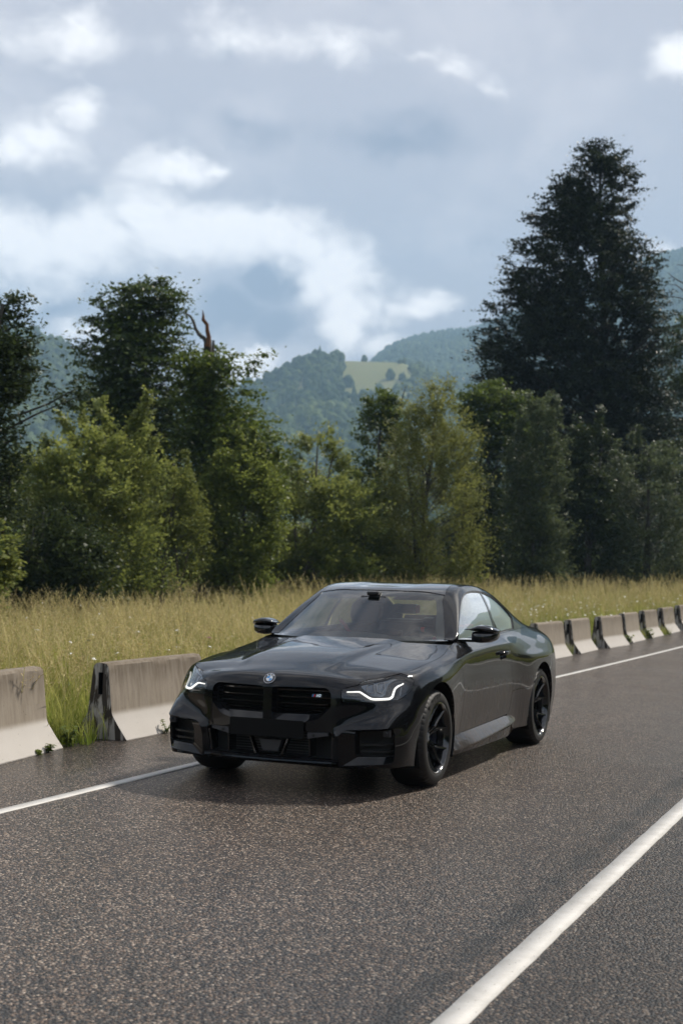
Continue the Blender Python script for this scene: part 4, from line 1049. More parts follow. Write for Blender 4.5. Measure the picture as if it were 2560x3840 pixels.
    for sidx in range(stems):
        bx = 0 if stems == 1 else r.uniform(-.35, .35); by = 0 if stems == 1 else r.uniform(-.35, .35)
        hs = tip if sidx == 0 else tip*r.uniform(.6, .95); k_ = 9; tx = (Lf(hs)+Rf(hs))/2
        lx = tx+(0 if sidx == 0 else r.normal(0, .5)); ly = 0 if sidx == 0 else r.normal(0, .5)
        pts = []; 
        for f in np.linspace(0, 1, k_): pts.append(Vector((bx+(lx+lean-bx)*f**1.4+r.normal(0, .02)*hs*.15, by+(ly-by)*f+r.normal(0, .02)*hs*.12, -.15+(hs+.15)*f)))
        rad = [trunk_r*(1.25 if f == 0 else 1)*(1-.93*f)**.85+.012 for f in np.linspace(0, 1, k_)]
        W = lambda p: RIGHT*p.x+FWD*p.y+Vector((0, 0, p.z))
        mb.tube([W(p) for p in pts], rad, 8)
        nl = limbs//stems; ids = r.choice(len(S), size=min(nl, len(S)), replace=False)
        for i in ids:
            t = Vector(S[i]); f = min(.97, max(.06, (t.z-.28*math.hypot(t.x-lx*.5, t.y)-.2)/hs)); f = f*(.75+.25*r.uniform())
            ii = f*(k_-1); a = int(ii); s0 = pts[a].lerp(pts[min(a+1, k_-1)], ii-a); mid = s0.lerp(t, .5)+Vector((r.normal(0, .1), r.normal(0, .1), -.05+.22*up))
            rr = max(.010, trunk_r*(1-.93*f)**.85*.42); mb.tube([W(s0), W(s0.lerp(mid, .5)), W(mid), W(mid.lerp(t, .6)), W(t)], [rr, rr*.8, rr*.6, rr*.4, .006], 5, cap=False)
    mb.build('trunk', bark or BARK, e, smooth=True, sharp=60)
    return e
TG = 'trees and shrubs along the meadow edge'
def build_trees():
    tree('beech_tree', 'tall dark beech with layered boughs, second tree from the left edge', 'tree', 330, 40, [(636, 318, 350), (655, 268, 392), (690, 216, 412), (740, 206, 412), (790, 176, 430), (850, 178, 440), (900, 182, 445), (950, 176, 440), (1000, 190, 440), (1100, 240, 430), (1200, 280, 410)], 'beech', TG, nspray=820, per=66, leaf=0.092, spray=(.85, .70, .07), up=.06, droop=.30, trunk_r=.20, hole=.36, hscale=.30, inner=.06, depth=.95, seed=31, limbs=70, extra=[(250, 655, .1), (340, 646, 0), (330, 652, .2), (385, 662, .1), (178, 792, .3), (190, 800, 0), (168, 870, .2)])
    tree('ivy_clad_tree', 'leafy tree under a broken orange dead fork, right of the tall dark beech', 'tree', 470, 38, [(765, 458, 500), (800, 432, 540), (850, 424, 575), (900, 420, 595), (950, 420, 605), (1000, 422, 632), (1050, 430, 642), (1100, 445, 630), (1160, 460, 580)], 'ivy', TG, nspray=560, per=60, leaf=0.092, spray=(.70, .65, .13), up=.2, droop=.3, trunk_r=.21, hole=.41, hscale=.45, seed=3, limbs=46, trunk_top=.98, extra=[(575, 830, .2), (590, 818, 0), (566, 842, .3), (600, 812, 0), (552, 856, .2), (622, 965, .1), (640, 1010, 0)])
    tree('poplar_tree', 'dark round-leaved tree leaning in from the left edge of the photo', 'tree', -48, 24, [(632, -30, 26), (680, -60, 48), (740, -80, 58), (800, -85, 52), (850, -90, 70), (900, -95, 90), (950, -95, 96), (1000, -95, 62), (1100, -95, 40), (1230, -90, 24)], 'poplar', TG, nspray=330, per=45, leaf=0.068, spray=(.42, .38, .18), up=.4, droop=.3, trunk_r=.15, hole=.44, hscale=.35, seed=4, limbs=40, extra=[(120, 905, .1), (140, 900, .2), (160, 892, 0), (175, 905, .1), (110, 925, 0), (150, 922, .3), (180, 880, .1), (95, 880, .2), (60, 745, 0), (55, 770, .2)])
    tree('willow_bush', 'big pale green willow bush in front of the tall dark beech', 'shrub', 190, 31.5, [(962, 285, 335), (985, 200, 345), (1020, 110, 350), (1060, 50, 352), (1120, 10, 345), (1200, -25, 350), (1280, -35, 360), (1350, -30, 360)], 'willow', TG, nspray=760, per=57, leaf=0.068, spray=(.55, .22, .18), up=.95, droop=.2, trunk_r=.07, hole=.45, hscale=.33, shoots=10, seed=5, limbs=60, stems=5, bark=PALEBARK, young_top=.35)
    tree('dark_shrub', 'shadowed dark green shrub low at the left edge of the wood', 'shrub', 90, 29, [(1150, 20, 170), (1200, -20, 230), (1260, -30, 260), (1320, -30, 265), (1372, -30, 260)], 'deep', TG, nspray=420, per=54, leaf=0.068, spray=(.45, .35, .2), up=.5, droop=.3, trunk_r=.05, hole=.38, hscale=.3, seed=6, limbs=40, stems=5)
    tree('flowering_bush', 'bright light green bush with pale tips, left of centre before the dark trunks', 'shrub', 400, 34, [(1080, 370, 430), (1120, 345, 455), (1170, 330, 470), (1230, 320, 475), (1290, 315, 470), (1345, 320, 465)], 'lime', TG, nspray=300, per=51, leaf=0.056, spray=(.36, .26, .18), up=.7, droop=.3, trunk_r=.04, hole=.42, hscale=.26, shoots=5, seed=7, limbs=34, stems=4, bark=PALEBARK, young_top=.2)
    tree('green_bush', 'rounded mid green bush below the ivy clad tree', 'shrub', 555, 36, [(1018, 530, 572), (1055, 492, 600), (1095, 470, 628), (1150, 460, 650), (1220, 450, 655), (1290, 450, 650), (1345, 455, 650)], 'shrub', TG, nspray=480, per=54, leaf=0.072, spray=(.45, .32, .2), up=.65, droop=.3, trunk_r=.05, hole=.43, hscale=.30, shoots=6, seed=8, limbs=40, stems=4, young_top=.15)
    tree('young_aspen', 'thin open sapling with bronze tipped stems left of the golden willow', 'tree', 705, 43, [(972, 735, 765), (1010, 672, 770), (1060, 660, 800), (1120, 648, 840), (1200, 640, 850), (1280, 640, 850), (1340, 650, 850)], 'willow', TG, nspray=520, per=48, leaf=0.080, spray=(.50, .24, .2), up=.9, droop=.2, trunk_r=.06, hole=.48, hscale=.34, shoots=0, seed=9, limbs=60, stems=5, bark=PALEBARK, young_top=.45, extra=[(745, 975, 0), (752, 985, .1), (740, 995, .2), (692, 1008, 0), (684, 1015, .1)])
    tree('hazel_shrub', 'leafy green shrub filling the gap between the green bush and the open sapling', 'shrub', 640, 45.5, [(1075, 610, 668), (1120, 585, 700), (1190, 575, 712), (1270, 572, 715), (1340, 575, 712)], 'shrub', TG, nspray=380, per=51, leaf=0.076, spray=(.48, .36, .2), up=.6, droop=.3, trunk_r=.05, hole=.38, hscale=.34, shoots=0, seed=21, limbs=34, stems=4, young_top=.2)
    tree('bramble_shrub', 'low bright green shrub between the open sapling and the golden willow', 'shrub', 822, 45, [(1120, 785, 860), (1170, 765, 885), (1240, 758, 895), (1338, 758, 892)], 'shrub', TG, nspray=360, per=51, leaf=0.068, spray=(.45, .34, .2), up=.6, droop=.35, trunk_r=.04, hole=.38, hscale=.3, shoots=5, seed=22, limbs=30, stems=4, young_top=.25)
    tree('broad_shrub', 'mid green shrub at the right foot of the golden willow', 'shrub', 1105, 49, [(1095, 1075, 1135), (1140, 1055, 1158), (1220, 1045, 1165), (1332, 1048, 1160)], 'deep', TG, nspray=360, per=51, leaf=0.080, spray=(.5, .4, .2), up=.5, droop=.3, trunk_r=.05, hole=.38, hscale=.34, shoots=4, seed=23, limbs=30, stems=4)
    tree('alder_tree', 'slim dark green tree with a bare forked top behind the golden willow', 'tree', 862, 50, [(885, 878, 892), (910, 835, 905), (950, 815, 920), (1010, 805, 930), (1080, 795, 930), (1180, 790, 930), (1300, 800, 920)], 'ivy', TG, nspray=420, per=51, leaf=0.092, spray=(.50, .35, .2), up=.55, droop=.3, trunk_r=.09, hole=.43, hscale=.4, shoots=0, seed=10, limbs=50)
    tree('golden_willow', 'feathery yellowish willow in the middle of the tree row', 'tree', 985, 45.5, [(872, 1000, 1024), (905, 948, 1048), (950, 915, 1078), (1000, 893, 1092), (1070, 880, 1095), (1150, 868, 1105), (1240, 865, 1110), (1330, 880, 1105)], 'gold', TG, nspray=950, per=54, leaf=0.060, spray=(.62, .20, .2), up=.95, droop=.15, trunk_r=.10, hole=.43, hscale=.34, shoots=0, seed=11, limbs=90, stems=3, young_top=.25)
    tree('maple_tree', 'deep green broadleaf tree at the left foot of the giant dark tree', 'tree', 1130, 56, [(865, 1062, 1120), (900, 1045, 1180), (950, 1050, 1215), (1010, 1060, 1225), (1100, 1075, 1225), (1200, 1085, 1220), (1320, 1100, 1215)], 'ivy', TG, nspray=560, per=57, leaf=0.108, spray=(.65, .6, .2), up=.25, droop=.3, trunk_r=.13, hole=.38, hscale=.5, shoots=0, seed=12, limbs=44)
    tree('giant_dark_tree', 'giant dark conical tree rising above all others at right', 'tree', 1392, 64, [(308, 1359, 1372), (335, 1330, 1412), (370, 1302, 1438), (400, 1276, 1446), (450, 1238, 1458), (495, 1200, 1472), (560, 1172, 1490), (610, 1148, 1500), (660, 1140, 1512), (720, 1112, 1518), (770, 1092, 1526), (830, 1078, 1532), (890, 1085, 1538), (950, 1120, 1548), (1010, 1170, 1552), (1100, 1200, 1552), (1220, 1230, 1530)], 'dark', TG, nspray=3100, per=66, leaf=0.116, spray=(.85, .40, .18), up=.50, droop=.45, trunk_r=.34, hole=.33, hscale=.50, seed=13, limbs=170, inner=.12, ragged=.07, extra=[(1365, 312, 0), (1372, 318, .2), (1358, 322, .1), (1426, 335, 0), (1420, 345, .3), (1328, 330, 0)])
    tree('sage_bush', 'upright grey green bush in front of the giant dark tree', 'shrub', 1222, 51, [(912, 1228, 1242), (950, 1205, 1275), (1000, 1180, 1290), (1070, 1160, 1298), (1150, 1150, 1300), (1240, 1148, 1300), (1330, 1160, 1298)], 'sage', TG, nspray=640, per=54, leaf=0.076, spray=(.55, .28, .2), up=.85, droop=.2, trunk_r=.07, hole=.38, hscale=.36, shoots=6, seed=14, limbs=50, stems=3)
    tree('round_shrub', 'dull green shrub right of the grey green upright bush', 'shrub', 1345, 54, [(980, 1320, 1372), (1030, 1298, 1400), (1100, 1285, 1410), (1200, 1280, 1415), (1325, 1285, 1410)], 'deep', TG, nspray=480, per=54, leaf=0.088, spray=(.55, .42, .22), up=.5, droop=.3, trunk_r=.07, hole=.38, hscale=.4, shoots=4, seed=15, limbs=40, stems=3)
    tree('olive_shrub', 'broad olive green shrub under the giant dark tree at the right edge', 'shrub', 1480, 56, [(1012, 1440, 1530), (1060, 1400, 1590), (1130, 1380, 1620), (1230, 1372, 1630), (1330, 1375, 1620)], 'sage', TG, nspray=620, per=54, leaf=0.080, spray=(.55, .42, .22), up=.45, droop=.3, trunk_r=.08, hole=.40, hscale=.4, shoots=5, seed=16, limbs=40, stems=4)
    tree('ash_tree', 'dark green tree cut off by the right edge behind the giant tree', 'tree', 1590, 70, [(720, 1560, 1610), (760, 1525, 1660), (830, 1515, 1690), (920, 1505, 1700), (1020, 1500, 1700), (1150, 1520, 1700)], 'beech', TG, nspray=560, per=54, leaf=0.120, spray=(.85, .8, .16), up=.15, droop=.3, trunk_r=.2, hole=.40, hscale=.55, seed=17, limbs=40)
    tree('yellow_sapling', 'yellow green sapling at the very left edge above the meadow', 'tree', -8, 21, [(1190, -14, 18), (1215, -30, 26), (1250, -40, 24), (1285, -40, 30), (1330, -40, 24)], 'lime', TG, nspray=90, per=33, leaf=0.068, spray=(.26, .26, .06), up=.1, droop=.5, trunk_r=.025, hole=.40, hscale=.2, seed=18, limbs=20)
    # dead fork above the ivy clad tree
    e = empty('dead_snag', spot(470, 38)); tag(e, 'broken dead trunk with two raw orange prongs above the ivy clad tree', 'dead tree')
    Z = lambda y: CAM[2]+38*math.tan(R(float(px_el(460*D2F, y*D2F))))-e.location.z
    W = lambda x, y, q=0.0: RIGHT*((x-470)*D2F/5012.*38)+FWD*q+Vector((0, 0, Z(y)))
    MB().tube([W(470, 1335, .4), W(474, 1100, .4), W(470, 900, .3), W(466, 800, .2), W(466, 772, .1)], [.20, .17, .14, .12, .11], 8).build('trunk', BARK, e, smooth=True, sharp=60)
    MB().tube([W(468, 786), W(458, 770), W(446, 762), W(438, 748), W(434, 735), W(426, 720), W(416, 714), W(410, 712)], [.07, .06, .052, .045, .04, .034, .024, .006], 7).build('prong', BARK, e, smooth=True, sharp=60)
    MB().tube([W(466, 790), W(469, 768), W(465, 752), W(464, 738), W(455, 727), W(455, 716), W(453, 704)], [.08, .07, .06, .055, .056, .03, .005], 7).build('prong', RAWWOOD, e, smooth=True, sharp=45)
    # bare twigs reaching in at the right edge and from the alder's top
    e = empty('bare_tree', spot(1625, 58)); tag(e, 'leafless twigs reaching in at the right edge, before the far hill', 'dead tree')
    Z2 = lambda y: CAM[2]+58*math.tan(R(float(px_el(1560*D2F, y*D2F))))-e.location.z
    W2 = lambda x, y, q=0.0: RIGHT*((x-1625)*D2F/5012.*58)+FWD*q+Vector((0, 0, Z2(y)))
    mb = MB().tube([W2(1625, 1335), W2(1628, 1000), W2(1622, 800), W2(1618, 640), W2(1612, 540)], [.16, .13, .10, .07, .02], 7)
    for q in ([(1621, 720), (1590, 672), (1562, 655), (1545, 650), (1528, 652)], [(1620, 680), (1580, 628), (1555, 612), (1542, 600), (1535, 590)], [(1590, 672), (1570, 640), (1552, 622), (1530, 618)], [(1622, 790), (1590, 740), (1566, 722), (1550, 722)], [(1619, 660), (1600, 600), (1575, 575), (1556, 570)]):
        mb.tube([W2(x, y, r_) for (x, y), r_ in zip(q, np.linspace(0, .6, len(q)))], list(np.linspace(.045, .010, len(q))), 5)
    mb.build('trunk', BARK, e, smooth=True, sharp=60)
    e = empty('bare_branch', spot(912, 50)); tag(e, 'bare grey forked branch standing above the alder, left of the golden willow', 'dead tree')
    Z3 = lambda y: CAM[2]+50*math.tan(R(float(px_el(920*D2F, y*D2F))))-e.location.z
    W3 = lambda x, y, q=0.0: RIGHT*((x-912)*D2F/5012.*50)+FWD*q+Vector((0, 0, Z3(y)))
    mb = MB().tube([W3(912, 1330), W3(908, 1100), W3(904, 1000), W3(910, 950), W3(918, 915), W3(926, 885)], [.08, .07, .055, .045, .03, .008], 6)
    for q in ([(906, 975), (900, 935), (893, 905)], [(912, 945), (925, 925), (935, 905)], [(905, 1000), (890, 970), (880, 958)]): mb.tube([W3(*v) for v in q], list(np.linspace(.03, .007, len(q))), 5)
    mb.build('trunk', BARK, e, smooth=True, sharp=60)
build_trees()
def thicket(name, label, az0, az1, rfun, hfun, n, leaf, mat, seed, per=26, spray=.55, thick=3.0):
    """undergrowth and wood that reads as one mass"""
    r = np.random.default_rng(seed); az = r.uniform(az0, az1, n); rr = rfun(az)+r.uniform(0, thick, n); x, y = polar(az, rr); g = ground_z(x, y); h = hfun(az)*(.75+.5*hash_noise(np.stack([x, y, 0*x], 1), .9, seed))
    z = g+h*r.uniform(0, 1, n)**.8; S = np.stack([x, y, z], 1); k = np.repeat(np.arange(n), per); q = r.normal(0, .5, (len(k), 3))
    P = S[k]+q*np.array([spray, spray, spray*.6]); N = np.array([0, 0, 1.0])+r.normal(0, .6, (len(k), 3)); V, F, A = leaves(P, N, leaf, np.clip(r.normal(.3, .25, len(k)), 0, 1), r)
    o = quads_mesh(name, V, F, mat, None, {'young': A}); tag(o, label, None, None, 'stuff'); return o
thicket('undergrowth', 'tangled low undergrowth at the foot of the trees', -17, 17, lambda a: treeline_r(a)+1.0, lambda a: np.interp(a, [-16, -8, 0, 8, 16], [1.3, 1.5, 1.6, 1.5, 1.6]), 1500, .10, LM['shrub'], 31, 30, .5, 2.5)
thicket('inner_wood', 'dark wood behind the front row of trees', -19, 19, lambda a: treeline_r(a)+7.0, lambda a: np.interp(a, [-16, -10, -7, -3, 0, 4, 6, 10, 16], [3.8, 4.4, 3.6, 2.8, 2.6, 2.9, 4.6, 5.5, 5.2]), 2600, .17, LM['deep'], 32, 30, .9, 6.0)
# the wood on the other side of the road and behind the camera, seen only in the paint and the glass
def roadside_wood():
    r = np.random.default_rng(41); P = []
    n = 5200; x = r.uniform(-46, 60, n); y = 17+road_off(np.maximum(x, -40))+r.uniform(0, 9, n)+3*np.sin(x*.21); h = 6.5+4.0*hash_noise(np.stack([x, y, 0*x], 1), .16, 5); z = h*r.uniform(0, 1, n)**.75; P.append(np.stack([x, y, z], 1))
    n = 3800; a = r.uniform(-2.1, 1.0, n); rad = 34+r.uniform(0, 10, n); x = 9+rad*np.cos(a); y = -6+rad*np.sin(a); ok = ~((y > -3.5) & (y < 8) & (x > 20)); x, y = x[ok], y[ok]; h = 6+5.0*hash_noise(np.stack([x, y, 0*x], 1), .16, 6); P.append(np.stack([x, y, h*r.uniform(0, 1, len(x))**.75], 1))
    S = np.concatenate(P); S[:, 2] += ground_z(S[:, 0], S[:, 1]); az = az_of(S[:, 0], S[:, 1]); S = S[np.abs(az) > 27]; per = 16; k = np.repeat(np.arange(len(S)), per); q = r.normal(0, .5, (len(k), 3))
    V, F, A = leaves(S[k]+q*np.array([1.3, 1.3, .9]), np.array([0, 0, 1.0])+r.normal(0, .7, (len(k), 3)), .42, np.clip(r.normal(.3, .25, len(k)), 0, 1), r)
    o = quads_mesh('roadside_wood', V, F, LM['beech'], None, {'young': A}); tag(o, 'dense green wood on the other side of the road', None, None, 'stuff')
roadside_wood()
# ------------------------------------------------------------------ the car
def car_materials():
    M = {}
    # black gloss paint; road film and dried run marks low down on the flanks
    m, t, p, o = mat_new('black_paint'); k = NT(t)
    c = k.coord(); x, y, z = k.sep(c)
    p.inputs['Base Color'].default_value = (.0045, .0045, .0058, 1); p.inputs['Roughness'].default_value = .3; p.inputs['Specular IOR Level'].default_value = .03
    p.inputs['Coat Weight'].default_value = 1.0; p.inputs['Coat Roughness'].default_value = .012; p.inputs['Coat IOR'].default_value = 1.41
    ripple = k.noise(c, 9.0, 2.0, .4); k.L.new(k.bump(ripple, .02, .01), p.inputs['Coat Normal'])
    M['paint_clean'] = m
    m, t, p, o = mat_new('black_paint_road_film'); k = NT(t)
    c = k.coord(); x, y, z = k.sep(c)
    runs = k.noise(k.map(c, (70, 0, 2.2)), 1.0, 5, .6); runs2 = k.noise(k.map(c, (160, 0, 3.5)), 1.0, 3, .6)
    edge = k.math('ADD', z, k.math('MULTIPLY', k.math('SUBTRACT', k.noise(k.map(c, (5, 0, 1)), 1.0, 3, .5), .5), .16))
    low = k.step(edge, .70, .52); fine = k.noise(c, 420, 2, .6)
    streak = k.math('ADD', k.math('MULTIPLY', k.step(runs, .40, .66), .65), k.math('MULTIPLY', k.step(runs2, .45, .7), .35))
    side = k.step(x, .34, .10)                                   # thrown up behind the front wheels
    f = k.math('MULTIPLY', k.math('MULTIPLY', low, side), k.math('ADD', .10, k.math('MULTIPLY', streak, .52)))
    f = k.math('MULTIPLY', f, k.math('ADD', .65, k.math('MULTIPLY', fine, .7)), clamp=True)
    p.inputs['Base Color'].default_value = (.0045, .0045, .0058, 1); p.inputs['Roughness'].default_value = .3; p.inputs['Specular IOR Level'].default_value = .03
    p.inputs['Coat Weight'].default_value = 1.0; p.inputs['Coat Roughness'].default_value = .012; p.inputs['Coat IOR'].default_value = 1.41
    ripple = k.noise(c, 9.0, 2.0, .4); k.L.new(k.bump(ripple, .02, .01), p.inputs['Coat Normal'])
    dust = k.new('ShaderNodeBsdfDiffuse'); dust.inputs[0].default_value = (.135, .108, .095, 1)
    mx = k.new('ShaderNodeMixShader'); k.L.new(f, mx.inputs[0]); k.L.new(p.outputs[0], mx.inputs[1]); k.L.new(dust.outputs[0], mx.inputs[2]); k.L.new(mx.outputs[0], o.inputs[0])
    M['paint'] = m
    M['carbon'] = plain('clear_coated_carbon', (.012, .011, .011), .2, coat=1.0)
    M['trim'] = plain('gloss_black_trim', (.006, .006, .007), .08, coat=.6)
    M['satin'] = plain('satin_black_plastic', (.012, .012, .013), .42)
    M['matt'] = plain('matt_black_plastic', (.008, .008, .009), .75, spec=.25)
    M['grey'] = plain('dark_grey_plastic', (.05, .05, .055), .5)
    M['rim'] = plain('gloss_black_alloy', (.007, .007, .008), .14, coat=.9)
    m, t, p, o = mat_new('tyre_rubber'); k = NT(t); c = k.coord()
    p.inputs['Base Color'].default_value = (.013, .012, .0115, 1); p.inputs['Roughness'].default_value = .6
    k.L.new(k.bump(k.noise(c, 220, 3, .6), .25, .003), p.inputs['Normal']); M['rubber'] = m
    M['disc'] = plain('brake_iron', (.22, .21, .20), .34, metal=1.0)
    M['caliper'] = plain('blue_black_caliper', (.012, .014, .03), .3, coat=.4)
    M['red'] = plain('red_cloth', (.55, .015, .012), .6)
    M['redmark'] = plain('red_mark', (.9, .03, .02), .45)
    M['leather'] = plain('black_leather', (.007, .0065, .007), .5)
    M['dash'] = plain('dark_soft_dash', (.010, .010, .011), .7)
    M['white'] = plain('white_enamel', (.8, .8, .8), .25, coat=.5); M['blue'] = plain('light_blue_enamel', (.10, .36, .72), .25, coat=.5)
    M['silver'] = plain('bright_silver', (.75, .75, .76), .22, metal=1.0)
    M['navy'] = plain('dark_blue_enamel', (.03, .07, .34), .3, coat=.4)
    M['wing'] = glass_mat('windscreen_glass', (.46, .51, .50), boost=2.0); M['sideglass'] = glass_mat('side_glass', (.58, .63, .61), boost=3.2)
    M['backglass'] = glass_mat('rear_glass', (.80, .86, .82))
    M['lens'] = glass_mat('headlamp_lens', (.93, .95, .97), boost=1.4)
    M['drl'] = plain('daytime_light_white', (.9, .9, .86), .3, emit=(1.0, .95, .86), es=.95)
    M['lampglass'] = plain('lamp_projector_glass', (.05, .065, .085), .06, coat=1.0)
    M['lampchrome'] = plain('lamp_bezel_grey', (.16, .165, .175), .3, metal=.7)
    M['lampblack'] = plain('lamp_housing_black', (.01, .01, .012), .25)
    M['plate'] = plain('blank_black_plate', (.003, .003, .003), .6, spec=.2)
    M['tail'] = plain('tail_lamp_red', (.12, .004, .004), .1, coat=1.0)
    M['mesh'] = plain('radiator_mesh_black', (.006, .006, .006), .6)
    return M

def build_car():
    global CAB_G
    M = car_materials(); b, c, h = build_all(); CAB_G = c
    car = empty('parked_car'); tag(car, 'glossy black two-door coupe parked with its lit headlights on the road', 'car')
    U = b.P.shape[0]; left = np.zeros(b.P.shape[:2], bool); left[:U//2+1] = True
    side = lambda pts: b.inv(pts, (0, 2), left)             # (x,z) on the left flank -> (u,t)
    lst = lambda a: [tuple(p) for p in a]
    ARC_F, ARC_R, RAD = (0.0, .345), (-2.735, .348), .376
    def arc(cn, a0, a1, n=22, rad=RAD): return [(cn[0]+rad*math.cos(a), cn[1]+rad*math.sin(a)) for a in np.linspace(R(a0), R(a1), n)]
    def u_at(x, t=0.0):                                     # u on the left flank for a given x at height t
        P = b.P[:U//2+1, int(t*(b.P.shape[1]-1))]; return float(np.interp(x, P[:, 0], np.arange(len(P))/(U-1)))
    # ---- outlines on the flank
    HL_low = [(.4066, .6975), (.4123, .661), (.4214, .605), (.4406, .5836), (.4557, .5736), (.4566, .584), (.457, .712), (.455, .737), (.446, .770), (.4422, .93)]
    HL = HL_low+[(.4417, .982), (.4264, .982), (.411, .978), (.4065, .90), (.4045, .80), (.4048, .729)]
    a_sh = math.degrees(math.atan2(.669-ARC_F[1], .193)); a_bot = -26.0
    front_arc = lst(side(arc(ARC_F, a_bot, a_sh, 16)))
    shut = lst(side([(.245, .694), (.33, .709)]))
    half = [(.5, 0), (.48, 0), (.46, 0), (.44, 0), (.42, 0), (front_arc[0][0], 0)]+front_arc+shut+HL_low+[(.4417, 1.0), (.455, 1.0), (.475, 1.0), (.5, 1.0)]
    bump = half+[(1-u, t) for u, t in half[-2:0:-1]]
    # openings in the nose, left side in (y,z), mirrored
    nose = np.zeros_like(left); nose[int(.40*U):U//2+3] = True
    fr = lambda pts: b.inv(pts, (1, 2), nose)
    KO = [(.032, .702), (.405, .707), (.440, .676), (.443, .582), (.360, .499), (.263, .474), (.032, .470)]
    KI = [(.046, .689), (.398, .693), (.424, .667), (.420, .580), (.352, .535), (.318, .526), (.046, .523)]
    IO = [(.508, .400), (.548, .440), (.838, .463), (.846, .400), (.838, .230), (.524, .205), (.505, .232)]
    II = [(.600, .405), (.612, .430), (.828, .449), (.832, .400), (.828, .274), (.618, .266), (.600, .280)]
    LO = [(0, .418), (.44, .418), (.468, .394), (.455, .246), (.44, .240), (0, .240)]
    kid = lst(fr(rounded(densify(KO, .06), .02, 3))); inl = lst(fr(rounded(IO, .022, 4))); low = lst(fr(LO))
    mir = lambda q: [(1-u, t) for u, t in q]
    lowfull = low+mir(low)[::-1]; lowfull = [p for i, p in enumerate(lowfull) if i == 0 or np.hypot(*(np.array(p)-lowfull[i-1])) > 1e-5]
    # measured on the surface, the openings stay clear of each other
    bumper = panel('front_bumper', b, bump, M['paint'], car, holes=[kid, mir(kid), inl, mir(inl), lowfull], h=.016, depth=.012)
    # ---- bonnet, wings, doors, quarters
    hood_poly = [(.0, .0), (0, 1.0)]
    hb = [(.0, t) for t in np.linspace(0.0, 1, 30)]+[(a, 1.0) for a in np.linspace(.04, .985, 30)]+[(.985, t) for t in np.linspace(.97, .03, 25)]+[(a, 0.0) for a in np.linspace(.985, .04, 30)]
    panel('bonnet', h, hb, M['paint_clean'], car, h=.018, gap=.0022, depth=.016)
    door_front = [(-.60, .955), (-.545, .91), (-.525, .86), (-.545, .79), (-.578, .73), (-.60, .67), (-.607, .60), (-.602, .45), (-.575, .303)]
    door_rear = [(-1.83, .337), (-1.872, .36), (-1.90, .42), (-1.908, .52), (-1.895, .62), (-1.872, .70), (-1.842, .82), (-1.80, .93)]
    df, dr = lst(side(door_front)), lst(side(door_rear)); df[0] = (df[0][0], 1.0)
    dtop = (u_at(-1.775, 1.0), 1.0)
    fend_arc = lst(side(arc(ARC_F, a_sh, 204, 24)))
    zlow = lst(side([(-.35, .192), (-.40, .25), (-.42, .30), (-.575, .303)]))
    fender = [(.4066, .6975), (.4048, .729), (.4045, .80), (.4065, .90), (.411, .982), (.411, 1.0)]+[(u, 1.0) for u in np.linspace(.405, df[0][0], 8)]+df[1:-1]+zlow[::-1]+fend_arc[::-1]+shut
    door = df+lst(side([(-.9, .308), (-1.4, .322)]))+dr+[dtop]+[(u, 1.0) for u in np.linspace(dtop[0], df[0][0], 14)[1:-1]]
    u_end = u_at(-3.50, .5)
    r_arc = lst(side(arc(ARC_R, -24, 204, 40)))
    q_low_line = lst(side([(-1.915, .528), (-2.008, .531)])); q_line_end = lst(side([(-2.325, .540)]))
    # find the point of the rear arch nearest to the shut line
    ia = int(np.argmin([abs(t-q_line_end[0][1])+(10 if i > 18 else 0) for i, (u, t) in enumerate(r_arc)]))
    quarter = [dtop]+[dr[-1]]+dr[3:-1][::-1]+[(q_low_line[1][0], q_low_line[1][1])]+r_arc[ia:]+[(r_arc[-1][0], 0.0)]+[(u_end, 0.0), (u_end, .5), (u_end, 1.0)]+[(u, 1.0) for u in np.linspace(u_end, dtop[0], 20)[1:-1]]
    sillr = lst(side([(-1.845, .30)]))[0]
    qlow = [q_low_line[1]]+[dr[3], dr[2], dr[1], dr[0], sillr]+lst(side([(-1.99, .205), (-2.30, .192)]))+r_arc[:ia+1]
    handle_hole = None
    hx = lst(side(rounded([(-1.535, .795), (-1.725, .807), (-1.728, .868), (-1.54, .862)], .028, 5)))
    for s in (1, -1):
        fe = panel('fender', b, fender, M['paint'], car, h=.018, depth=.02, sgn=s)
        do = panel('door', b, door, M['paint'], car, holes=[hx], h=.018, depth=.014, sgn=s)
        qp = panel('quarter_panel', b, quarter, M['paint'], car, h=.02, depth=.02, sgn=s)
        panel('lower_quarter_trim', b, qlow, M['paint'], car, h=.02, depth=.02, sgn=s)
        # handle: dished pocket and a bar bridging it
        P0 = b.at(hx)*[1, s, 1]; N0 = b.nat(hx)*[1, s, 1]; cen = P0.mean(0)
        lo = [P0-N0*.001, P0*.88+cen*.12-N0*.016, P0*.5+cen*.5-N0*.026]
        mb = MB(); mb.loops([l.tolist() for l in lo], cap1=True); mb.build('handle_pocket', M['trim'], do, smooth=True, sharp=60)
        mb = MB(); yy = lambda xx: float(np.interp(xx, [-1.75, -1.5], [.905, .907]))
        rings = []
        for xx, zc, hz, dy in ((-1.516, .848, .010, -.006), (-1.53, .848, .015, .010), (-1.63, .851, .016, .022), (-1.73, .853, .015, .012), (-1.748, .853, .010, -.006)):
            rings.append([(xx, s*(yy(xx)+dy+.009*math.cos(a)), zc+hz*math.sin(a)) for a in np.linspace(0, 2*math.pi, 13)[:-1]])
        mb.loops(rings, cap0=True, cap1=True); mb.build('door_handle', M['paint_clean'], do, smooth=True, sharp=50)
        # sill blade: an upward facing gloss ledge over a dark tuck-under
        secs = []
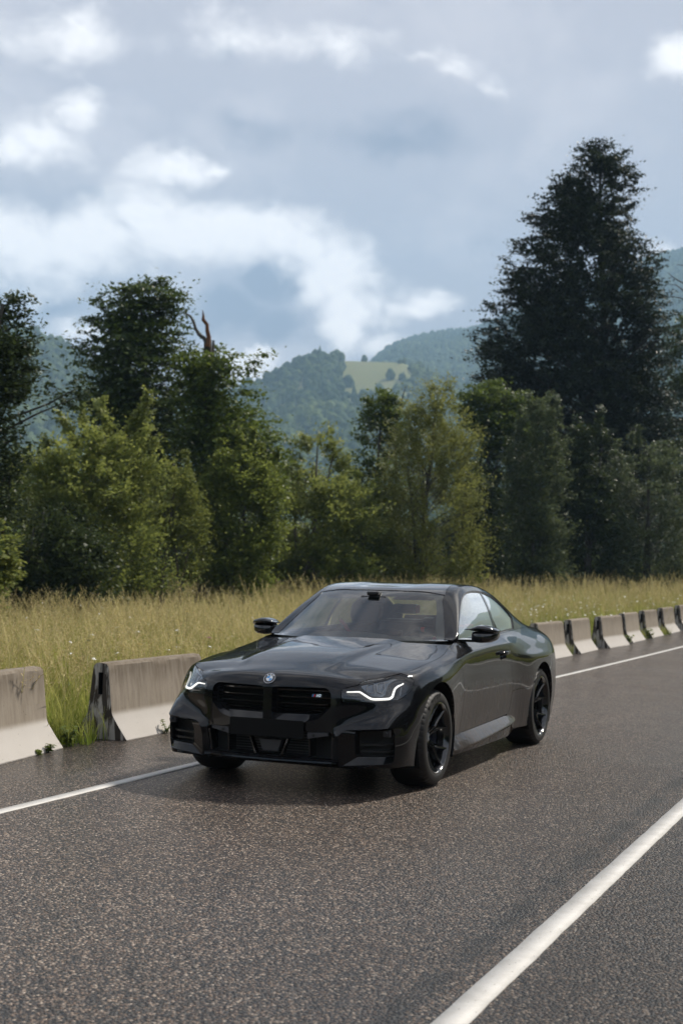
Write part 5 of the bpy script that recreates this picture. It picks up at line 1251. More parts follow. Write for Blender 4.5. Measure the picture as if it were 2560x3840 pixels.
        for x, zt, yo, zo in ((-.395, .300, .900, .215), (-.47, .302, .922, .205), (-.9, .307, .932, .222), (-1.35, .318, .934, .246), (-1.75, .330, .930, .268), (-1.93, .325, .915, .285), (-2.01, .308, .893, .294)):
            secs.append([(x, s*.868, zt), (x, s*(yo-.004), zo+.004), (x, s*yo, zo-.006), (x, s*(yo-.014), zo-.022), (x, s*(yo-.030), .166+.02*(x < -1.8)), (x, s*.80, .160), (x, s*.78, .28)])
        mb = MB(); mb.loops(secs, closed=True, cap0=True, cap1=True); mb.build('side_skirt', M['paint'], car, smooth=True, sharp=28)
    # tail closing sheet with lamps, out of the camera's sight
    tail = [(u_end, 0), (0, 0), (0, 1), (u_end, 1)]
    for s in (1, -1): panel('rear_bumper', b, tail, M['paint'], car, h=.03, depth=.01, sgn=s)
    lamp_poly = lst(side([(-3.33, .80), (-3.46, .80), (-3.46, .86), (-3.33, .85)]))
    for s in (1, -1): panel('tail_lamp', b, [(.003+.02, .68), (u_end-.002, .68), (u_end-.002, .82), (.003+.02, .82)], M['tail'], car, h=.03, depth=.01, off=.003, sgn=s)
    # ---- greenhouse
    WS = [(.004, .5), (.008, .38), (.012, .30), (.03, .25), (.055, .215), (.072, .22), (.08, .29), (.10, .338), (.15, .343), (.20, .345), (.2262, .345), (.217, .40), (.205, .45), (.197, .5)]
    WSF = WS+[(u, 1-t) for u, t in WS[-2:0:-1]]
    panel('windshield', c, WSF, M['wing'], car, h=.03, depth=.006, gap=.0015, off=-.003)
    def ring(outer, k_in): 
        q = inset(np.array(outer)*[c.LU, c.LT], k_in)/[c.LU, c.LT]; return lst(q)
    # black printed border of the windscreen
    Wd = densify(np.array(WSF)*[c.LU, c.LT], .03)/[c.LU, c.LT]
    inner = []
    for u, t in WSF:
        inner.append((u+(.5*(.11-u)*.0), t))
    WI = [(.030, .5), (.034, .42), (.040, .36), (.052, .33), (.068, .335), (.082, .358), (.10, .368), (.15, .369), (.195, .369), (.205, .375), (.196, .42), (.186, .46), (.178, .5)]
    WIF = WI+[(u, 1-t) for u, t in WI[-2:0:-1]]
    panel('windshield_border', c, lst(Wd), M['satin'], car, holes=[WIF], h=.03, depth=0, gap=.003, off=-.007)
    roof = [(.1985, .5), (.207, .45), (.219, .40), (.2285, .34), (.245, .352), (.262, .360), (.30, .366), (.364, .370), (.5, .373), (.62, .373), (.628, .40), (.622, .45), (.62, .5)]
    roofF = roof+[(u, 1-t) for u, t in roof[-2:0:-1]]
    panel('roof', c, roofF, M['carbon'], car, h=.022, depth=.01)
    panel('headliner', c, roofF, M['leather'], car, h=.05, depth=.0, off=-.03)
    DLO = [(.1037, .031), (.113, .12), (.124, .19), (.14, .228), (.17, .243), (.2122, .250), (.244, .253), (.2633, .256), (.3061, .261), (.3692, .262), (.4452, .263), (.5133, .26), (.56, .25), (.60, .222), (.626, .178), (.630, .143), (.615, .08), (.594, .016), (.4477, .014), (.3415, .014), (.2, .018)]
    sc = np.array([c.LU, c.LT])
    grow = lambda q, d: lst(inset(densify(np.array(q)*sc, .05), -d)/sc)
    def clampt(q, lo): return [(u, max(t, lo)) for u, t in q]
    DOUT = clampt(grow(DLO, .016), .006); DIN = grow(DLO, -.004)
    frame = [(.0835, .335), (.10, .343), (.15, .348), (.20, .350), (.2275, .345), (.245, .352), (.262, .360), (.30, .366), (.364, .370), (.5, .373), (.63, .373), (.70, .368), (.80, .36), (.83, .33), (.90, .30), (1.0, .25)]+[(u, 0.0) for u in np.linspace(1.0, .10, 40)]+[(.092, .05), (.084, .15)]
    bp = [(.4412, .263), (.4324, .1738), (.4196, .1015), (.4120, .0145)]
    bp2 = [(.4412+.012, .2625), (.4324+.014, .1738), (.4196+.015, .1015), (.4120+.016, .0145)]
    iF = [p for p in DLO if p[0] < .43]
    glassF = [(.1037, .031), (.113, .12), (.124, .19), (.14, .228), (.17, .243), (.2122, .250), (.244, .253), (.2633, .256), (.3061, .261), (.3692, .262)]+bp+[(.3415, .014), (.2, .018)]
    glassR = [(.4477+.014, .263), (.5133, .26), (.56, .25), (.60, .222), (.626, .178), (.630, .143), (.615, .08), (.594, .016), (.4477, .0145)]+bp2[::-1][1:]
    for s in (1, -1):
        panel('roof_pillar', c, frame, M['paint_clean'], car, holes=[DOUT], h=.02, depth=.012, sgn=s)
        panel('window_seal', c, DOUT, M['satin'], car, holes=[DIN], h=.025, depth=.006, gap=0.0, off=-.004, sgn=s)
        panel('side_window', c, glassF, M['sideglass'], car, h=.04, depth=.0, gap=0.0, off=-.009, sgn=s)
        panel('quarter_window', c, glassR, M['sideglass'], car, h=.04, depth=.0, gap=0.0, off=-.009, sgn=s)
        panel('door_pillar', c, bp+bp2[::-1], M['trim'], car, h=.04, depth=.004, gap=0.0, off=-.006, sgn=s)
    RG = [(.632, .5), (.634, .45), (.640, .40), (.65, .378), (.72, .373), (.79, .37), (.805, .40), (.812, .45), (.815, .5)]
    panel('rear_window', c, RG+[(u, 1-t) for u, t in RG[-2:0:-1]], M['backglass'], car, h=.04, depth=.006)
    BL = [(.822, .5), (.818, .45), (.812, .40), (.806, .366), (.832, .335), (.90, .305), (.995, .26), (.998, .4), (.998, .5)]
    panel('boot_lid', c, BL+[(u, 1-t) for u, t in BL[-2:0:-1]], M['paint_clean'], car, h=.03, depth=.012)
    # scuttle between bonnet and windscreen, with two parked wipers
    Pc = []
    for yv in np.linspace(-.74, .74, 31):
        xb = WB(yv)+.035; Pc.append(((xb+.10, yv, .935-.02*(abs(yv)/.74)**2), (xb+.02, yv, .950-.012*(abs(yv)/.74)), (xb-.07, yv, .966-.01*(abs(yv)/.74))))
    mb = MB(); mb.loops([[p[i] for p in Pc] for i in range(3)], closed=False); mb.build('scuttle', M['matt'], car, smooth=True)
    for y0, y1 in ((.55, -.05), (-.10, -.58)):
        pts = [(WB(y)+.012+.01*(y-y1)/(y0-y1), y, .958-.01*abs(y)) for y in np.linspace(y0, y1, 14)]
        w = MB().tube(pts, .0075, 6).build('wiper', M['matt'], car, smooth=True)
        MB().tube([(pts[0][0]+.03, y0+.02, .945), (pts[4][0]+.015, pts[4][1], pts[4][2]), pts[7]], [.010, .008, .005], 6).build('wiper_arm', M['matt'], w, smooth=True)
    # ---- grilles
    def frame_opening(name, OUT, INN, s, setback, deep, mat, inmat, r=.02):
        o2 = rounded(densify(OUT, .06) if name == 'kidney_grille' else OUT, r, 4); i2 = rounded(densify(INN, .06) if name == 'kidney_grille' else INN, r*.7, 4)
        n = 72
        def resample(q, ref):                                      # equal shares between matching corners
            q = np.asarray(q); d = np.concatenate([[0], np.cumsum(np.linalg.norm(np.roll(q, -1, 0)-q, axis=1))]); L = d[-1]
            qq = np.concatenate([q, q[:1]]); w = np.linspace(0, L, n+1)[:-1]
            return np.stack([np.interp(w, d, qq[:, 0]), np.interp(w, d, qq[:, 1])], 1)
        m_o = []; m_i = []
        for i in range(len(OUT)):                                  # corner to corner so that loops match
            a, a2, q, q2 = OUT[i], OUT[(i+1) % len(OUT)], INN[i], INN[(i+1) % len(INN)]
            for f in np.linspace(0, 1, 7)[:-1]:
                m_o.append((a[0]+(a2[0]-a[0])*f, a[1]+(a2[1]-a[1])*f)); m_i.append((q[0]+(q2[0]-q[0])*f, q[1]+(q2[1]-q[1])*f))
        uo = fr(m_o); Po = b.at(uo); Pi = b.at(fr(m_i))
        Pi[:, 0] -= setback; Pd = Pi.copy(); Pd[:, 0] -= deep; Pd[:, 1] = Pd[:, 1]*.97+Pd[:, 1].mean()*.03
        for q in (Po, Pi, Pd): q[:, 1] *= s
        Po2 = Po.copy(); Po2[:, 0] -= .001
        f = MB(); f.loops([Po2.tolist(), Pi.tolist()]); fo = f.build(name, mat, car, smooth=True, sharp=25)
        d = MB(); d.loops([Pi.tolist(), Pd.tolist()], cap1=True); d.build('grille_backing' if 'grille' in name else 'intake_backing', inmat, fo, smooth=False)
        return fo, Pi, Pd
    for s in (1, -1):
        fo, Pi, Pd = frame_opening('kidney_grille', KO, KI, s, .046, .075, M['paint_clean'], M['mesh'])
        for zc in (.672, .628, .584, .545):
            y1 = .415 if zc > .60 else (.405 if zc > .57 else .35)
            for dz, th in ((.008, .010), (-.010, .006)):
                V = []; ys = np.linspace(.050, y1, 10)
                xs = b.at(fr([(y, zc+dz) for y in ys]))[:, 0]-.052
                secs = [[(x, s*y, zc+dz+th/2), (x-.004, s*y, zc+dz-th/2), (x-.045, s*y, zc+dz-th/2-.004), (x-.045, s*y, zc+dz+th/2)] for x, y in zip(xs, ys)]
                MB().loops(secs, cap0=True, cap1=True).build('slat', M['trim'], fo)
        fo, Pi, Pd = frame_opening('side_intake', IO, II, s, .040, .07, M['paint_clean'], M['mesh'])
        for zc in (.345, .300):
            ys = np.linspace(.625, .826, 6); xs = b.at(fr([(y, zc) for y in ys]))[:, 0]-.075
            MB().loops([[(x, s*y, zc+.006), (x, s*y, zc-.006), (x-.03, s*y, zc-.006), (x-.03, s*y, zc+.006)] for x, y in zip(xs, ys)], cap0=True, cap1=True).build('slat', M['satin'], fo)
        p = b.at(fr([(.805, .425)]))[0]; 
        mb = MB().box((p[0]-.05, s*.800, .424), (.03, .052, .046), .006)
        mb.lathe([(.012, .0), (.012, .016), (.006, .017), (.006, .010)], 16, M=Matrix.Translation((p[0]-.032, s*.803, .424)) @ Matrix.Rotation(R(-90), 4, 'Z'))
        mb.build('parking_sensor', M['grey'], fo)
    # centre intake: walls, cooler mesh, fins, struts and two brackets
    Lf = [(y, z) for y, z in LO]+[(-y, z) for y, z in LO[::-1]][1:-1]; Ld = densify(Lf, .04)
    xo = [float(b.at(fr([(abs(y), z)]))[0][0]) for y, z in Ld]
    fo = MB().loops([[(x-.001, y, z) for x, (y, z) in zip(xo, Ld)], [(.66, y*.97, z) for y, z in Ld]]).build('centre_intake', M['satin'], car)
    MB().box((.67, 0, .33), (.02, .90, .20)).build('cooler_mesh', M['mesh'], fo)
    for i in range(9): MB().box((.690, 0, .252+i*.018), (.01, .60, .004)).build('cooler_fin', M['grey'] if i % 2 else M['satin'], fo)
    for s in (1, -1):
        MB().loops([[(x, s*(.300+dy), z) for x, dy, z in sec] for sec in ([(.812, -.004, .37), (.812, .004, .37), (.70, .004, .37), (.70, -.004, .37)], [(.800, -.004, .250), (.800, .004, .250), (.70, .004, .250), (.70, -.004, .250)])], cap0=True, cap1=True).build('fin', M['trim'], fo)
        MB().loops([[(x, s*(yy+dy), z) for x, dy, z in sec] for yy, sec in ((.458, [(.792, -.005, .39), (.792, .005, .39), (.70, .005, .39), (.70, -.005, .39)]), (.446, [(.772, -.005, .246), (.772, .005, .246), (.70, .005, .246), (.70, -.005, .246)]))], cap0=True, cap1=True).build('fin', M['trim'], fo)
        MB().loops([[(x, s*(y0+dy), z) for x, dy in ((.806, -.006), (.806, .006), (.76, .006), (.76, -.006))] for y0, z in ((.140, .36), (.096, .248))], cap0=True, cap1=True).build('strut', M['trim'], fo)
        q = [(.292, .412), (.43, .416), (.43, .396), (.292, .371)]
        xs = b.at(fr(q))[:, 0]+.004
        br = MB().loops([[(x, s*y, z) for x, (y, z) in zip(xs, q)], [(x-.03, s*y, z) for x, (y, z) in zip(xs, q)]], cap0=True, cap1=True).build('bracket', M['grey'], fo)
        MB().lathe([(.0, .004), (.011, .004), (.011, 0)], 16, M=Matrix.Translation((xs.mean()+.006, s*.335, .395)) @ Matrix.Rotation(R(-90), 4, 'Z')).build('parking_sensor', M['satin'], br)
    MB().loops([[(.78, y, z) for y, z in ((-.085, .345), (.085, .345), (.055, .27), (-.055, .27))], [(.74, y, z) for y, z in ((-.085, .345), (.085, .345), (.055, .27), (-.055, .27))]], cap0=True, cap1=True).build('radar_cover', M['grey'], fo)
    # chin: a thin ledge under the centre intake
    ys = np.linspace(-.49, .49, 25); xs = [float(b.at(fr([(abs(y), .235)]))[0][0]) for y in ys]
    MB().loops([[(x-.004, y, .236), (x+.010, y, .224), (x+.012, y, .214), (x-.004, y, .200), (x-.05, y, .198), (x-.05, y, .236)] for x, y in zip(xs, ys)], cap0=True, cap1=True).build('front_lip', M['paint_clean'], car, smooth=True, sharp=25)
    # blank plate
    q = rounded([(-.273, -.058), (.273, -.058), (.273, .058), (-.273, .058)], .012, 4)
    MB().prism(lst(q), 0, .006, M=Matrix.Translation((.842, 0, .428)) @ Matrix.Rotation(R(90), 4, 'Z') @ Matrix.Rotation(R(90), 4, 'X')).build('licence_plate', M['plate'], car)
    # ---- lamps
    for s in (1, -1):
        lamp = panel('headlight', b, HL, M['lampblack'], car, h=.02, depth=.0, gap=.004, off=-.045, sgn=s)
        fl = lambda q: q if s > 0 else [(1-u, t) for u, t in q]
        def ribbon(name, path, w, off, mat, thick=.008):
            d = densify(np.array(path)*[b.LU, b.LT], .006, False)/[b.LU, b.LT]; d = np.array(fl(lst(d)))
            P = b.at(d); N = b.nat(d); P = smooth(P, 0, 4); T = np.gradient(P, axis=0); T /= np.linalg.norm(T, axis=1, keepdims=True); S = np.cross(N, T)
            w = np.asarray(w if np.ndim(w) else [w]*2, float); W = np.interp(np.linspace(0, 1, len(P)), np.linspace(0, 1, len(w)), w)[:, None]
            rows = [[(p+n*off+x*ww/2*a+n*bq) for a, bq in ((-1, 0), (-.7, thick), (.7, thick), (1, 0))] for p, n, x, ww in zip(P, N, S, W)]
            mb = MB(); mb.loops([[tuple(v) for v in r] for r in rows], cap0=True, cap1=True); return mb.build(name, mat, lamp, smooth=True, sharp=40)
        DR = [(.4533, .708), (.4475, .712), (.4447, .712), (.4415, .672), (.4392, .637), (.4375, .6245), (.432, .625), (.4262, .629), (.4238, .650), (.4222, .695), (.4205, .736), (.418, .752), (.4135, .760)]
        ribbon('daytime_light', DR, [.007, .010, .013, .016, .016, .015, .013, .009], -.014, M['drl'])
        ribbon('light_guide', [(.4185, .655), (.4172, .70), (.4155, .742)], .012, -.020, M['lampchrome'])
        top = [(.4442, .775), (.4405, .735), (.4372, .675), (.430, .665), (.4268, .69), (.4246, .76), (.4215, .80), (.417, .86), (.4255, .93), (.437, .92)]
        panel('projector', b, top, M['lampglass'], lamp, h=.02, depth=.012, gap=0, off=-.026, sgn=s)
        for q in ([(.4395, .80), (.4395, .72), (.4365, .70), (.4335, .72), (.4335, .80), (.4365, .83)], [(.432, .79), (.432, .72), (.429, .70), (.4265, .74), (.4265, .80), (.4292, .83)]):
            panel('projector_bezel', b, q, M['lampchrome'], lamp, holes=[lst(inset(np.array(q)*[b.LU, b.LT], .006)/[b.LU, b.LT])], h=.02, depth=.006, gap=0, off=-.020, sgn=s)
        for t0 in (.600, .632, .664):
            ribbon('slat', [(.4555, t0), (.4475, t0), (.4425, t0-.004)], .008, -.022, M['trim'], .01)
        panel('lens', b, HL, M['lens'], lamp, h=.018, depth=.012, gap=.003, off=-.002, sgn=s)
    # ---- emblem and badge
    def frame_at(u, t, up=(0, 0, 1), lift=0.0, grid=b):
        P = Vector(grid.at([(u, t)])[0]); n = Vector(grid.nat([(u, t)])[0]).normalized(); upv = Vector(up); y = (upv-n*upv.dot(n)).normalized(); x = y.cross(n)
        P = P+n*lift
        return Matrix(((x.x, y.x, n.x, P.x), (x.y, y.y, n.y, P.y), (x.z, y.z, n.z, P.z), (0, 0, 0, 1)))
    Mx = frame_at(.5, .80, lift=.001)
    def disc(r, z0, z1, n=40): return [(r*math.cos(2*math.pi*i/n), r*math.sin(2*math.pi*i/n)) for i in range(n)]
    em = MB().prism(disc(.041, 0, 0), -.006, .003, M=Mx).build('emblem', M['satin'], car, smooth=True, sharp=40)
    def ringm(r0, r1, z, nm, mat):
        mb = MB(); a = disc(r0, 0, 0); q = disc(r1, 0, 0)
        mb.loops([[Mx @ Vector((x, y, z-.003)) for x, y in a], [Mx @ Vector((x, y, z)) for x, y in a], [Mx @ Vector((x, y, z)) for x, y in q], [Mx @ Vector((x, y, z-.003)) for x, y in q]]); return mb.build(nm, mat, em)
    ringm(.041, .0385, .0048, 'ring', M['silver']); ringm(.0245, .0225, .0048, 'ring', M['silver'])
    for i in range(4):
        a0 = math.pi/2*i; pts = [(0, 0)]+[(.0225*math.cos(a0+math.pi/2*j/8), .0225*math.sin(a0+math.pi/2*j/8)) for j in range(9)]
        MB().prism(pts, .003, .0042, M=Mx).build('quadrant', M['white'] if i % 2 == 0 else M['blue'], em)
    def text_mesh(txt, size, depth, bold=.0):
        cu = bpy.data.curves.new('lettering', 'FONT'); cu.body = txt; cu.size = size; cu.extrude = depth; cu.align_x = 'CENTER'; cu.align_y = 'CENTER'; cu.offset = bold; cu.resolution_u = 3
        o = bpy.data.objects.new('lettering', cu); COL.objects.link(o); bpy.context.view_layer.update()
        me = bpy.data.meshes.new_from_object(o.evaluated_get(bpy.context.evaluated_depsgraph_get())); bpy.data.objects.remove(o); return me
    for ch, ang in (('B', 38), ('M', 0), ('W', -38)):
        me = text_mesh(ch, .0165, .0006, .0006); a = R(ang)
        me.transform(Mx @ Matrix.Rotation(a, 4, 'Z') @ Matrix.Translation((0, .0315, .0038))); link('letter', me, M['white'], em)
    B = frame_at(.4715, .655, lift=-.040); sh = Matrix(((1, .28, 0, 0), (0, 1, 0, 0), (0, 0, 1, 0), (0, 0, 0, 1)))
    bd = MB().prism([(-.034, -.010), (.034, -.010), (.034, .010), (-.034, .010)], -.012, -.008, M=B).build('badge', M['satin'], car)
    for i, cm in enumerate((M['blue'], M['navy'], M['redmark'])):
        MB().prism([(-.034+i*.0065, -.0085), (-.0285+i*.0065, -.0085), (-.0285+i*.0065, .0085), (-.034+i*.0065, .0085)], -.006, 0, M=B @ sh).build('stripe', cm, bd)
    me = text_mesh('M2', .0235, .002, .0011); me.transform(B @ sh @ Matrix.Translation((.010, .0, -.003)) @ Matrix.Scale(1.12, 4, (1, 0, 0))); link('letter', me, M['silver'], bd)
    # ---- mirrors
    for s in (1, -1):
        def sec(y, zc, hz, xf, xr, n=16, top=True):
            out = []
            for a in np.linspace(0, 2*math.pi, n+1)[:-1]:
                cx, sz = math.cos(a), math.sin(a); e = .62
                X = (xf+xr)/2+(xf-xr)/2*np.sign(cx)*abs(cx)**e; Z = zc+hz*np.sign(sz)*abs(sz)**e
                out.append((X, s*y, Z))
            return out
        body = MB().loops([sec(.846, 1.003, .038, -.93, -1.04), sec(.862, 1.001, .042, -.905, -1.055), sec(.92, 1.000, .045, -.892, -1.062), sec(.985, 1.003, .041, -.902, -1.064), sec(1.020, 1.010, .031, -.94, -1.064), sec(1.034, 1.018, .018, -.98, -1.057)], cap0=True, cap1=True).build('wing_mirror', M['trim'], car, smooth=True, sharp=60)
        MB().loops([sec(.835, 1.054, .007, -.93, -1.03), sec(.858, 1.060, .016, -.900, -1.06), sec(.905, 1.068, .024, -.880, -1.070), sec(.95, 1.067, .024, -.882, -1.072), sec(1.005, 1.058, .018, -.905, -1.072), sec(1.034, 1.047, .013, -.945, -1.072), sec(1.042, 1.043, .006, -.985, -1.06)], cap0=True, cap1=True).build('mirror_cap', M['trim'], body, smooth=True, sharp=60)
        MB().loops([sec(.80, 1.056, .004, -.90, -.985), sec(.845, 1.060, .007, -.905, -1.0), sec(.885, 1.062, .010, -.90, -1.04)], cap0=True, cap1=True).build('mirror_wing', M['trim'], body, smooth=True, sharp=60)
        MB().loops([[(-.80, s*.775, .970), (-.80, s*.775, .985), (-.93, s*.775, .99), (-.93, s*.775, .972)], [(-.90, s*.86, .962), (-.90, s*.86, .982), (-1.0, s*.86, .984), (-1.0, s*.86, .964)], [(-.93, s*.90, .966), (-.93, s*.90, .985), (-1.02, s*.90, .985), (-1.02, s*.90, .966)]], cap0=True, cap1=True).build('mirror_foot', M['trim'], body, smooth=True, sharp=40)
        MB().loops([[(-1.0725, s*y, z) for y, z in ((.875, .975), (1.01, .98), (1.02, 1.03), (.99, 1.068), (.89, 1.068), (.872, 1.04))], [(-1.066, s*y, z) for y, z in ((.875, .975), (1.01, .98), (1.02, 1.03), (.99, 1.068), (.89, 1.068), (.872, 1.04))]], cap0=True, cap1=True).build('mirror_glass', M['silver'], body)
        # black triangle at the front of the side window
    # ---- wheels
    def wheel(x, s, rim_r, tyre_r, wid, face_y):
        w = empty('wheel'); w.parent = car; w.location = (x, s*face_y, tyre_r-.004)
        rot = Matrix.Rotation(math.pi, 4, 'Z') if s < 0 else Matrix.Identity(4)
        ins = -wid                                            # axial: 0 at the outer face, negative inwards
        prof = [(rim_r-.012, -.012), (rim_r-.002, -.004), (rim_r+.009, .004), (rim_r+.022, .003), (rim_r+.045, .001), (tyre_r-.030, -.006), (tyre_r-.017, -.018), (tyre_r-.007, -.034), (tyre_r-.001, -.062), (tyre_r+.001, -.10), (tyre_r+.001, ins/2), (tyre_r, ins+.055), (tyre_r-.008, ins+.02), (tyre_r-.03, ins-.002), (rim_r+.02, ins-.01), (rim_r-.01, ins+.01)]
        n = 288; V = []; F = []; m = len(prof)
        for k in range(n):
            a = 2*math.pi*k/n
            for i, (r, ax) in enumerate(prof):
                g = .007 if (k % 6 == 0 and 5 < i < 9) else 0.0
                V.append((rot @ Vector(((r-g)*math.cos(a), ax, (r-g)*math.sin(a)))))
        for k in range(n):
            k2 = (k+1) % n
            for i in range(m-1): F.append((k*m+i, k2*m+i, k2*m+i+1, k*m+i+1))
        mb = MB().add(V, F); ty = mb.build('tyre', M['rubber'], w, smooth=True, sharp=50)
        ri = MB().lathe([(rim_r+.002, -.010), (rim_r, .0), (rim_r-.008, .001), (rim_r-.014, -.006), (rim_r-.022, -.03), (rim_r-.030, -.09), (rim_r-.034, -.16), (rim_r-.02, ins+.02)], 72, M=rot).build('rim', M['rim'], w, smooth=True, sharp=35)
        # five spokes, each a stem that forks into two blades running out to the rim
        def blade(p0, p1, w0, w1, y0, y1, d0, d1):
            p0 = Vector((p0[0], p0[1])); p1 = Vector((p1[0], p1[1])); d = (p1-p0).normalized(); nrm = Vector((-d.y, d.x)); S = []
            for f in np.linspace(0, 1, 6):
                p = p0+(p1-p0)*f; ww = w0+(w1-w0)*f; yy = y0+(y1-y0)*f**1.35; dd = d0+(d1-d0)*f
                S.append([(p.x+nrm.x*q*ww, yy+e, p.y+nrm.y*q*ww) for q, e in ((-.5, -dd), (-.5, -.010), (-.26, 0), (.26, 0), (.5, -.010), (.5, -dd))])
            return S
        for i in range(5):
            th = 2*math.pi*i/5+SPIN
            mb = MB(); P = lambda r, a: (r*math.cos(th+a), r*math.sin(th+a))
            rf = rim_r*.50
            for q in (-1, 1):
                off = Vector((-math.sin(th), math.cos(th))); b0 = Vector(P(.028, 0))+off*q*.014; b1 = Vector(P(rf, 0))+off*q*.0095
                mb.loops(blade(b0, b1, .015, .013, -.082, -.054, .03, .03), cap0=True, cap1=True)
            for q in (-1, 1):
                mb.loops(blade(P(rf*.93, q*R(3.5)), P(rim_r-.010, q*R(18)), .017, .014, -.056, -.008, .032, .03), cap0=True, cap1=True)
            # groove plates beside the stem
            for q in (-1, 1):
                mb.loops(blade(P(.05, q*R(20)), P(rim_r-.014, q*R(16.2)), .008, .010, -.088, -.030, .02, .02), cap0=True, cap1=True)
            mb.V = [tuple(rot @ Vector(v)) for v in mb.V]; mb.build('spoke', M['rim'], ri, smooth=False)
        MB().lathe([(.0, -.074), (.030, -.074), (.036, -.079), (.062, -.084), (.072, -.095), (.072, -.11)], 32, M=rot).build('hub', M['rim'], ri, smooth=True, sharp=35)
        MB().lathe([(.0, -.0715), (.024, -.072), (.026, -.076)], 24, M=rot).build('hub_cap', M['lampglass'], ri, smooth=True, sharp=35)
        for i in range(5):
            a = 2*math.pi*(i+.5)/5+SPIN; MB().lathe([(0, -.084), (.009, -.085), (.010, -.10)], 8, M=rot @ Matrix.Translation((.056*math.cos(a), 0, .056*math.sin(a)))).build('wheel_bolt', M['satin'], ri)
        MB().lathe([(.075, -.112), (.185, -.112), (.185, -.138), (.075, -.138)], 48, M=rot).build('brake_disc', M['disc'], w, smooth=True, sharp=35)
        mb = MB(); q = [(r*math.cos(a), r*math.sin(a)) for r, a in [(.115, a) for a in np.linspace(-.55, .55, 9)]+[(.200, a) for a in np.linspace(.55, -.55, 9)]]
        base = math.pi if x > -1 else 0.0
        mb.prism(q, 0, .075, M=rot @ Matrix.Translation((0, -.085, 0)) @ Matrix.Rotation(R(90), 4, 'X') @ Matrix.Rotation(base if s > 0 else math.pi-base, 4, 'Z')).build('brake_caliper', M['caliper'], w)
        return w, ty, rot
    SPIN = R(6)
    for x, rr, tr, wd in ((0.0, .2480, .3375, .270), (-2.747, .2605, .3395, .280)):
        for s in (1, -1):
            w, ty, rot = wheel(x, s, rr, tr, wd, .915)
            # raised lettering on the sidewall
            for base_a in (46,):
                for j, ch in enumerate('P ZERO'):
                    if ch == ' ': continue
                    me = text_mesh(ch, .050, .0012, .0012); a = R(base_a+j*9.0+(4 if j == 0 else 0))
                    me.transform(rot @ Matrix.Rotation(math.pi/2-a, 4, 'Y') @ Matrix.Translation((0, .0025, rr+.043)) @ Matrix.Rotation(math.pi, 4, 'Z') @ Matrix.Rotation(R(90), 4, 'X'))
                    link('letter', me, M['satin'], ty)
    # wheel wells and under-floor
    for x, cn in ((0.0, ARC_F), (-2.747, ARC_R)):
        for s in (1, -1):
            rows = [[(cn[0]+(RAD+.012)*math.cos(a), s*y, cn[1]+(RAD+.012)*math.sin(a)) for a in np.linspace(R(-28), R(208), 26)] for y in (.905, .88, .56)]
            mb = MB().loops(rows, closed=False)
            mb.prism([(cn[0]+(RAD+.012)*math.cos(a), cn[1]+(RAD+.012)*math.sin(a)) for a in np.linspace(R(-28), R(208), 26)], -.56*s-.004, -.56*s+.004, M=Matrix.Rotation(R(90), 4, 'X'))
            mb.build('wheel_well', M['matt'], car)
    MB().box((-1.40, 0, .19), (1.95, 1.60, .05)).box((.50, 0, .215), (.30, 1.20, .05)).box((-3.2, 0, .25), (.7, 1.1, .06)).box((-1.37, 0, .19), (4.0, 1.08, .045)).box((.45, 0, .45), (.20, 1.1, .42)).build('under_floor', M['matt'], car)
    # ---- cabin inside
    secs = []
    for yv in np.linspace(-.73, .73, 25):
        e = (abs(yv)/.73)**4*.02
        secs.append([(WB(yv)-.02, yv, .938), (WB(yv)-.16, yv, .962-e), (-.86, yv, .972-e+.018*math.exp(-((yv-.37)/.22)**2)), (-.93, yv, .95-e), (-.95, yv, .80), (-.80, yv, .55)])
    MB().loops(secs, closed=False).build('dashboard', M['dash'], car, smooth=True, sharp=40)
    MB().box((-.93, .08, .99), (.02, .40, .085), .006).build('dash_screen', M['trim'], car)
    st = empty('steering_wheel'); st.parent = car; st.location = (-1.09, .37, .868); st.rotation_euler = (0, R(-24), 0)
    torus = lambda r, q, a0, a1, n, m: [[(0+q*math.cos(w), (r+q*math.sin(w))*math.cos(a), (r+q*math.sin(w))*math.sin(a)) for w in np.linspace(0, 2*math.pi, m+1)[:-1]] for a in np.linspace(a0, a1, n)]
    MB().loops(torus(.182, .0165, 0, 2*math.pi, 49, 10)).build('wheel_rim', M['leather'], st, smooth=True)
    MB().loops(torus(.182, .0185, R(85.5), R(94.5), 5, 10), cap0=True, cap1=True).build('centre_mark', M['redmark'], st, smooth=True, sharp=40)
    MB().box((0, 0, 0), (.05, .13, .11), .02).box((0, .10, -.01), (.02, .11, .035), .006).box((0, -.10, -.01), (.02, .11, .035), .006).box((0, 0, -.11), (.02, .04, .11), .006).build('wheel_boss', M['leather'], st)
    def seat(x, y, top, tilt, wid=.46):
        se = empty('seat'); se.parent = car; se.location = (x, y, .32)
        A = Matrix.Rotation(R(-tilt), 4, 'Y')
        MB().box((.20, 0, .06), (.52, wid, .14), .05).build('cushion', M['leather'], se, smooth=True)
        H = top-.32
        def sc2(z, w, d, x0=0.0): return [A @ Vector((x0+d/2*np.sign(math.cos(a))*abs(math.cos(a))**.6, w/2*np.sign(math.sin(a))*abs(math.sin(a))**.6, z)) for a in np.linspace(0, 2*math.pi, 17)[:-1]]
        MB().loops([sc2(.08, wid*.92, .13), sc2(.25, wid, .16), sc2(.45, wid*1.02, .13), sc2(.58, wid*.86, .11), sc2(.64, wid*.60, .10)], cap0=True, cap1=True).build('backrest', M['leather'], se, smooth=True, sharp=60)
        MB().loops([sc2(H*1.06-.20, wid*.52, .08, .01), sc2(H*1.06-.14, wid*.62, .10, .015), sc2(H*1.06-.05, wid*.60, .10, .015), sc2(H*1.06, wid*.44, .07, .01)], cap0=True, cap1=True).build('headrest', M['leather'], se, smooth=True, sharp=60)
